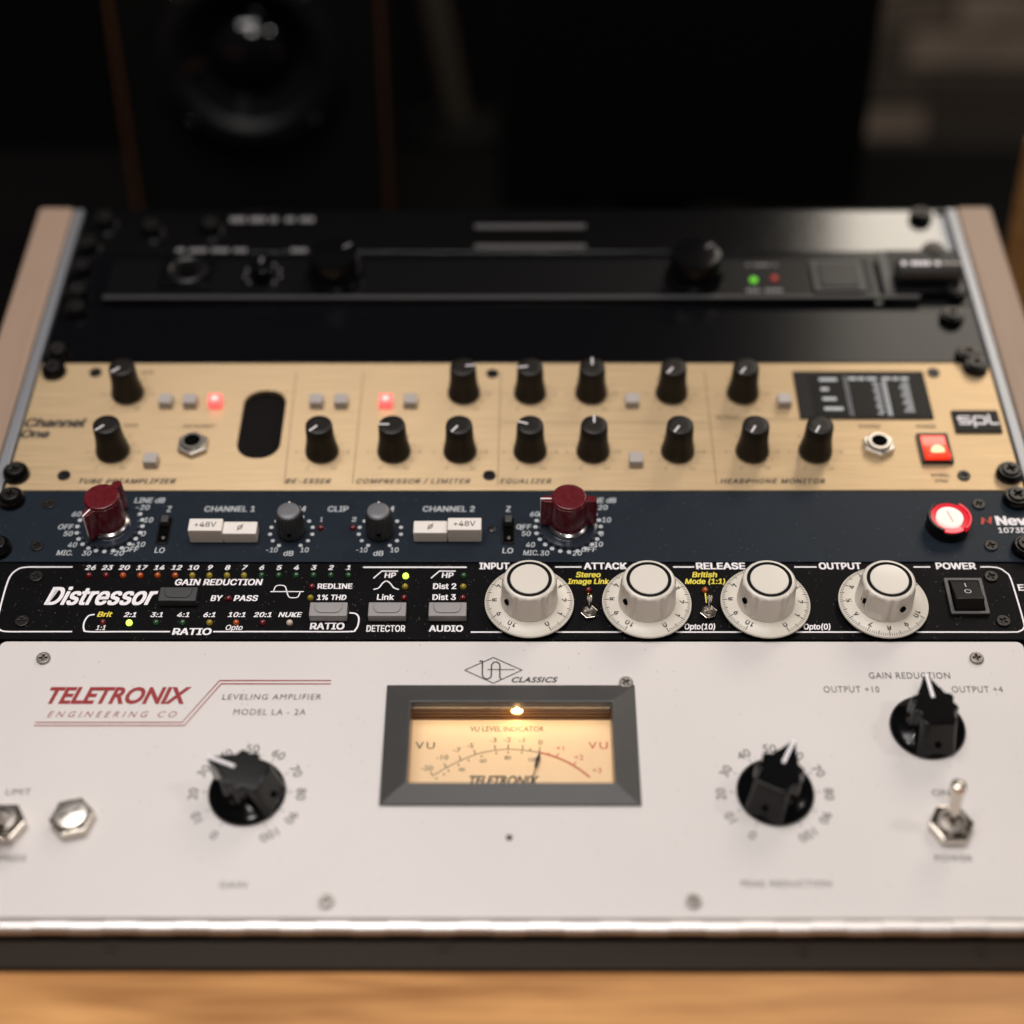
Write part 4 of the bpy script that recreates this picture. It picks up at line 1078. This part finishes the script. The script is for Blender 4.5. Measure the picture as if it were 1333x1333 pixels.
sub(dp, 'display_marks', w.mesh('display_marks', M['ink_pale'], False), 0, 0, 0)
# badge
b0, b1 = (215.19, 275.33), (238.58, 259.80)
bd = part(ch, 'badge', MB().box(b0[0] + 0.6, b1[0], b1[1] + 0.6, b0[1], 0.05, 1.3).mesh('badge', M['badge'], bevel=0.4), 0, 0, 0)
w = MB()
bx0, by0 = b0[0] + 2.4, (b0[1] + b1[1]) / 2 + 0.2
TH = 1.1
def bl_(pts, w_=TH): w.line([(bx0 + a * 1.0, by0 + b) for a, b in pts], w_, 1.42)
bl_([(6.5, 2.6), (1.2, 2.6), (0.7, 2.0), (0.7, 0.9), (1.2, 0.3), (5.8, 0.3), (6.4, -0.3), (6.4, -1.5), (5.8, -2.1), (0.5, -2.1)])
bl_([(8.2, -4.6), (8.2, 2.1), (8.8, 2.6), (13.2, 2.6), (13.8, 2.0), (13.8, -1.5), (13.2, -2.1), (8.4, -2.1)])
bl_([(15.8, 4.4), (15.8, -1.5), (16.4, -2.1), (20.2, -2.1)])
sub(bd, 'badge_lettering', w.mesh('badge_lettering', M['ink_white'], False), 0, 0, 0)
# red rocker
rx_, rs_ = (203.41, 249.08)
fr = curve_mesh('power_switch', [rrect(-7.6, 7.6, -9.8, 9.8, 0.6), rrect(-6.0, 6.0, -8.4, 8.4, 0.3, 2)], 1.8, 0.3, M['rocker_black'])
pw = part(ch, 'power_switch', fr, rx_, rs_, 1.85)
rk = MB().add([(-5.9, -8.3, -2), (5.9, -8.3, -2), (5.9, 8.3, -2), (-5.9, 8.3, -2), (-5.9, -8.3, 2.4), (5.9, -8.3, 2.4), (5.9, 8.3, -0.4), (-5.9, 8.3, -0.4), (-5.9, 0.6, -0.1), (5.9, 0.6, -0.1)],
              [(0, 3, 2, 1), (0, 1, 5, 4), (2, 3, 7, 6), (4, 5, 9, 8), (8, 9, 6, 7), (1, 2, 6, 9, 5), (0, 4, 8, 7, 3)])
sub(pw, 'rocker', rk.mesh('rocker', M['rocker_red'], bevel=0.3))
gw = MB().lathe([(3.4, 0), (3.2, 0.35), (1.2, 0.5)], 28)
sub(pw, 'rocker_glow', gw.mesh('rocker_glow', M['rocker_glow']), 0.4, -3.8, 1.25, rx=16)

# ================================================================== black blank panel
B0 = 311.4
bp_ = thing('blank_panel', 'plain black blank panel directly above the brushed gold unit', 'blank rack panel', B0)
part(bp_, 'faceplate', MB().prism(rrect(-241.3, 241.3, B0, 355.2, 0.8, 2), -3, 0).mesh('faceplate', M['satin_black'], bevel=0.3), 0, 0, 0)
for (x, s) in ((-233.41, 317.15), (-230.11, 350.66), (231.38, 314.55), (228.47, 344.19)): rack_screw(bp_, x, s)

# ================================================================== black control unit standing proud
V0 = 355.8
dv = thing('headphone_amplifier', 'black one unit headphone amplifier with green lamp and two large black knobs', 'audio device', V0)
part(dv, 'faceplate', MB().prism(rrect(-241.3, 241.3, V0, 399.8, 0.8, 2), -3, 0).mesh('faceplate', M['satin_black'], bevel=0.3), 0, 0, 0)
part(dv, 'front_housing', MB().box(-217.5, 191, V0 + 1, 391, 0.1, 2.5).mesh('front_housing', M['device_black'], bevel=0.5), 0, 0, 0)
part(dv, 'front_lip', MB().box(-217.5, 214, V0 + 0.6, V0 + 3.3, 2.6, 4.6).mesh('front_lip', M['trim_grey'], bevel=0.6), 0, 0, 0)
for (x, s) in ((-231.81, 364.33), (-233.48, 384.76), (233.24, 363.92), (228.82, 397.35)): rack_screw(dv, x, s)
# combo socket
x, s = (-175.33, 379.53)
cs_ = part(dv, 'combo_socket', curve_mesh('combo_socket', [rrect(-14, 14, -13, 13, 2.5), circ(11, 36)], 2.0, 0.4, M['satin_black']), x, s, 4.6)
sub(cs_, 'socket_ring', MB().lathe([(10.8, -1.5), (10.8, 0.6), (9.6, 1.0), (8.4, 0.4), (8.3, -1)], 40).mesh('socket_ring', M['rocker_black']))
sub(cs_, 'socket_hole', MB().lathe([(5, -1.5), (5, 0.2)], 28).mesh('socket_hole', M['hole']))
x, s = (-134.74, 375.65)
sk_ = part(dv, 'small_knob', MB().lathe([(6.2, 0), (6.2, 8.5), (5.4, 9.3)], 32).mesh('small_knob', M['black_plastic']), x, s, 2.5)
sub(sk_, 'pointer_line', MB().box(-0.5, 0.5, 1, 5.4, 9.2, 9.5).mesh('pointer_line', M['ink_dim'], False))
for (x, s) in ((-95.93, 375.61), (96.21, 375.43)):
    k = part(dv, 'large_knob', MB().lathe([(15.5, 0), (15.5, 2), (13.6, 4), (13.2, 15), (12.2, 16.5), (9.5, 16.8)], 48).mesh('large_knob', M['black_plastic']), x, s, 2.5)
    sub(k, 'pointer_line', MB().box(-0.5, 0.5, 7, 12, 16.5, 16.95).mesh('pointer_line', M['ink_dim'], False), rz=-50)
part(dv, 'led', led_mesh(2.0, 1.6, M['led_lit_green']), *(127.82, 373.02), 2.5, label='lit green lamp')
part(dv, 'led', led_mesh(2.1, 1.8, M['led_dim_red']), *(139.03, 374.29), 2.5, label='dim red lamp')
x, s = (172.76, 374.89)
o = part(dv, 'rocker_switch', curve_mesh('rocker_switch', [rrect(-13.5, 13.5, -12.5, 12.5, 1), rrect(-10.5, 10.5, -10, 10, 0.5)], 1.8, 0.3, M['button_dark']), x, s, 4.4)
sub(o, 'rocker', MB().box(-10.2, 10.2, -9.7, 9.7, -1.5, 0.8).mesh('rocker', M['rocker_black'], bevel=0.4))
part(dv, 'side_bracket', MB().box(206, 211.5, V0 + 4, 396, 2.6, 4.4).mesh('side_bracket', M['button_dark'], bevel=0.4), -10, 0, 0)
hd = MB().box(201, 240, V0 + 6, 397, 0.1, 4).mesh('handle_plate', M['device_black'], bevel=0.8)
part(dv, 'handle_plate', hd, 0, 0, 0)
hb = MB().lathe([(5.4, 0), (6.0, 0.8), (6.0, 33), (5.4, 33.8)], 36).xf(Matrix.Translation((203, 373, 8.5)) @ Matrix.Rotation(R(90), 4, 'Y'))
part(dv, 'tubular_handle', hb.mesh('tubular_handle', mat('handle_metal', (0.12, 0.115, 0.115), 0.25, metal=0.8)), 0, 0, 0)
w = MB()
T(w, 'MIC / LINE / INST INPUT', -164.83, 398.97, 43.23, 3.31, z=2.6, bold=0.03) if False else None
T(w, 'LINE IN LEVEL CH', -157, 403, 48, 2.6, z=0.2, bold=0.03)
w.v = []; w.f = []
def dashes(x0, x1, s, h, z, n, k=0.75):
    st = (x1 - x0) / n
    for i in range(n):
        if (i * 7 + n) % 5 == 0: continue
        w.box(x0 + i * st, x0 + i * st + st * k, s - h / 2, s + h / 2, z, z + 0.12)
(xa, sa), (xb, sb) = (-185.14, 401.78), (-146.37, 401.74)
dashes(xa, xb, sa, 3.2, 0.05, 16)
(xa, sa), (xb, sb) = (-124.46, 401.71), (-113.51, 401.70)
dashes(xa, xb, sa, 3.2, 0.05, 5)
(xa, sa), (xb, sb) = (123.36, 364.82), (145.36, 364.80)
dashes(xa, xb, sa, 2.4, 2.5, 9)
(xa, sa), (xb, sb) = (125.35, 385.87), (141.92, 385.85)
dashes(xa, xb, sa, 1.8, 2.5, 8)
x, s = (-135.01, 378.21)
for k in range(9):
    a = -135 + 33.75 * k
    w.disc(x + 9.5 * math.sin(R(a)), s + 9.5 * math.cos(R(a)), 0.8, 2.62, 10)
part(dv, 'panel_lettering', w.mesh('panel_lettering', M['ink_dim'], False), 0, 0, 0)
w = MB()
(xa, sa), (xb, sb) = (204.68, 375.20), (225.10, 375.18)
dashes(xa, xb, 372.5, 3.2, 14.55, 8, 0.8)
part(dv, 'handle_lettering', w.mesh('handle_lettering', M['ink_white'], False), 0, 0, 0)

# ================================================================== glossy top panel
P0 = 400.2
tp = thing('top_panel', 'glossy black panel at the far end of the rack with a recessed pull slot', 'rack panel', P0)
part(tp, 'faceplate', MB().prism(rrect(-241.3, 236, P0, 436.2, 0.8, 2), -3, 0).mesh('faceplate', M['gloss_black'], bevel=0.3), 0, 0, 0)
(xa, sa), (xb, sb) = (-22.08, 420.48), (39.36, 420.40)
(xc, sc_), (xd, sd) = (-21.76, 402.93), (38.87, 402.86)
for s in (sa, sc_):
    part(tp, 'slot_lip', MB().box(xa, xb, s - 1.6, s + 1.6, 0.05, 2.2).mesh('slot_lip', M['slot_edge'], bevel=0.5), 0, 0, 0)
part(tp, 'slot', MB().box(xa, xb, sc_ + 1.8, sa - 1.8, 0.05, 0.4).mesh('slot', M['hole']), 0, 0, 0)
for (x, s) in ((-201.32, 419.33), (-168.60, 420.66), (226.59, 429.11), (228.21, 398.67), (-233.69, 404.50), (-228.14, 426.23)): rack_screw(tp, x, s)
w = MB()
(xa, sa), (xb, sb) = (-158.91, 428.91), (-132.24, 428.88)
dashes(xa, xb, sa, 4.5, 0.05, 12)
(xa, sa), (xb, sb) = (-127.94, 428.87), (-111.61, 428.85)
dashes(xa, xb, sa, 4.0, 0.05, 6)
part(tp, 'panel_lettering', w.mesh('panel_lettering', M['ink_dim'], False), 0, 0, 0)

# ================================================================== desk, floor
def setting(name, mb_or_me, m=None, **k):
    me = mb_or_me if m is None else mb_or_me.mesh(name, m, **k)
    o = bpy.data.objects.new(name, me); C.objects.link(o); o['kind'] = 'structure'
    return o
dk_ = setting('desk_edge', MB().box(-900, 900, -420, -17.6, -40, 0), M['wood'], bevel=2.0)
dk_.location = (0, 0, RZ - 0.0085)
ds = setting('desk_shelf', MB().box(-900, 900, -18, 1000, -60, -40), M['dark_desk'], bevel=1.0)
ds.location = (0, 0, RZ - 0.0605)
ds2 = setting('floor', MB().box(-3000, 3000, -3000, 3000, -20, 0), M['carpet'])

# ================================================================== studio speaker behind, left
def world_obj(name, label, cat, loc, rz=0, group=None):
    return thing(name, label, cat, on_rack=False, loc=loc, rz=rz, group=group)
DZK = RZ - 0.1005
sp_ = world_obj('studio_speaker', 'black studio speaker with wooden side edges standing behind the rack on the left', 'speaker', (-0.187, 0.70, DZK), R(2))
sub(sp_, 'cabinet', MB().box(-91, 91, 4, 190, 0, 330).mesh('cabinet', M['baffle'], bevel=3))
sub(sp_, 'baffle', curve_mesh('baffle', [rrect(-90, 90, 3, 327, 6), circ(58, 48, 0, 195)], 8, 1.2, M['baffle']), 0, -4.2, 0, rx=90)
for sx in (-1, 1):
    sub(sp_, 'wooden_edge', MB().box(min(sx * 91.5, sx * 94.5), max(sx * 91.5, sx * 94.5), -7, 1, 0, 330).mesh('wooden_edge', M['dark_wood'], bevel=0.8))
cn = MB().lathe([(64, 0), (64, 3), (61, 4), (57, 3), (54, 5), (50, 4), (46, 0), (44, -1)], 72, caps=False)
co = sub(sp_, 'woofer', cn.mesh('woofer', M['rubber'], angle=60), 0, -12.5, 195, rx=90)
sub(co, 'cone', MB().lathe([(45, 0), (26, -13)], 64, caps=False).mesh('cone', M['cone']))
sub(co, 'dust_cap', MB().lathe([(29, -14)] + [(29 * math.cos(R(a)), -14 + 17 * math.sin(R(a))) for a in (15, 30, 45, 60, 75, 86)], 48).mesh('dust_cap', M['cone']))
for a in (45, 135, 225, 315): sub(co, 'driver_screw', led_mesh(3, 2, M['screw_black']), 61.5 * math.cos(R(a)), 61.5 * math.sin(R(a)), 5)

# ================================================================== computer monitor behind, centre
mn = world_obj('computer_monitor', 'large black switched-off screen standing behind the rack', 'monitor', (0.115, 0.80, DZK))
sub(mn, 'screen_case', MB().box(-128, 164, 6, 40, 30, 520).mesh('screen_case', M['baffle'], bevel=5))
sub(mn, 'screen', MB().box(-122, 158, 2.5, 5.8, 38, 512).mesh('screen', M['screen_off'], bevel=0.5))
sub(mn, 'stand', MB().box(-60, 80, 20, 120, 0, 12).box(-15, 35, 42, 60, 12.2, 200).mesh('stand', M['baffle'], bevel=2))

# ================================================================== leaning pole in the dark
st_ = world_obj('stand_pole', 'faint pale leaning stand pole in the dark between speaker and black screen', 'stand', (-0.055, 1.05, DZK))
pm = MB().lathe([(13, 0), (13, 560), (11, 562)], 24).xf(Matrix.Rotation(R(-9), 4, 'Y'))
sub(st_, 'pole', pm.mesh('pole', mat('pole_metal', (0.032, 0.024, 0.016), 0.6)))
sub(st_, 'pole_foot', MB().lathe([(55, 0.5), (55, 5), (30, 9), (14, 12)], 40).mesh('pole_foot', M['baffle']))

# ================================================================== right-hand wooden cabinet
cb = world_obj('wooden_cabinet', 'orange-brown wooden cabinet edge at the far right, beyond the rack cheek', 'cabinet', (0.336, 0.20, DZK))
sub(cb, 'side_panel', MB().box(-2, 18, 0, 390, 0, 178).mesh('side_panel', M['wood'], bevel=2))
sub(cb, 'body', MB().box(18.5, 220, 3, 387, 0, 172).mesh('body', M['baffle'], bevel=2))

# ================================================================== ledge stone wall
wl = world_obj('stone_wall', 'dim ledge stone wall in the background behind the black screen', 'wall', (0, 1.72, 0))
sub(wl, 'backing', MB().box(-1600, 1800, 60, 160, 0, 2600).mesh('backing', M['carpet'], False))  # near-black sheet; its stoneless left part stands in for wall in shade
STM = []
rng = random.Random(3)
for i in range(10):
    L_n = rng.choice((120, 160, 200, 240)); 
    b = MB().box(-L_n / 2, L_n / 2, -rng.uniform(5, 30), 50, 0, 46)
    STM.append((L_n, b.mesh('stone', stones[i % 4], bevel=3, segs=1)))
cnt = 0
z = 330.0
while z < 1250 and cnt < 290:
    x = -420 + rng.uniform(0, 100)
    while x < 1150:
        L_n, me = rng.choice(STM)
        if x > 200 and cnt < 290:
            sub(wl, 'stone', me, x + L_n / 2, rng.uniform(0, 6), z); cnt += 1
        x += L_n + 4
    z += 49.5
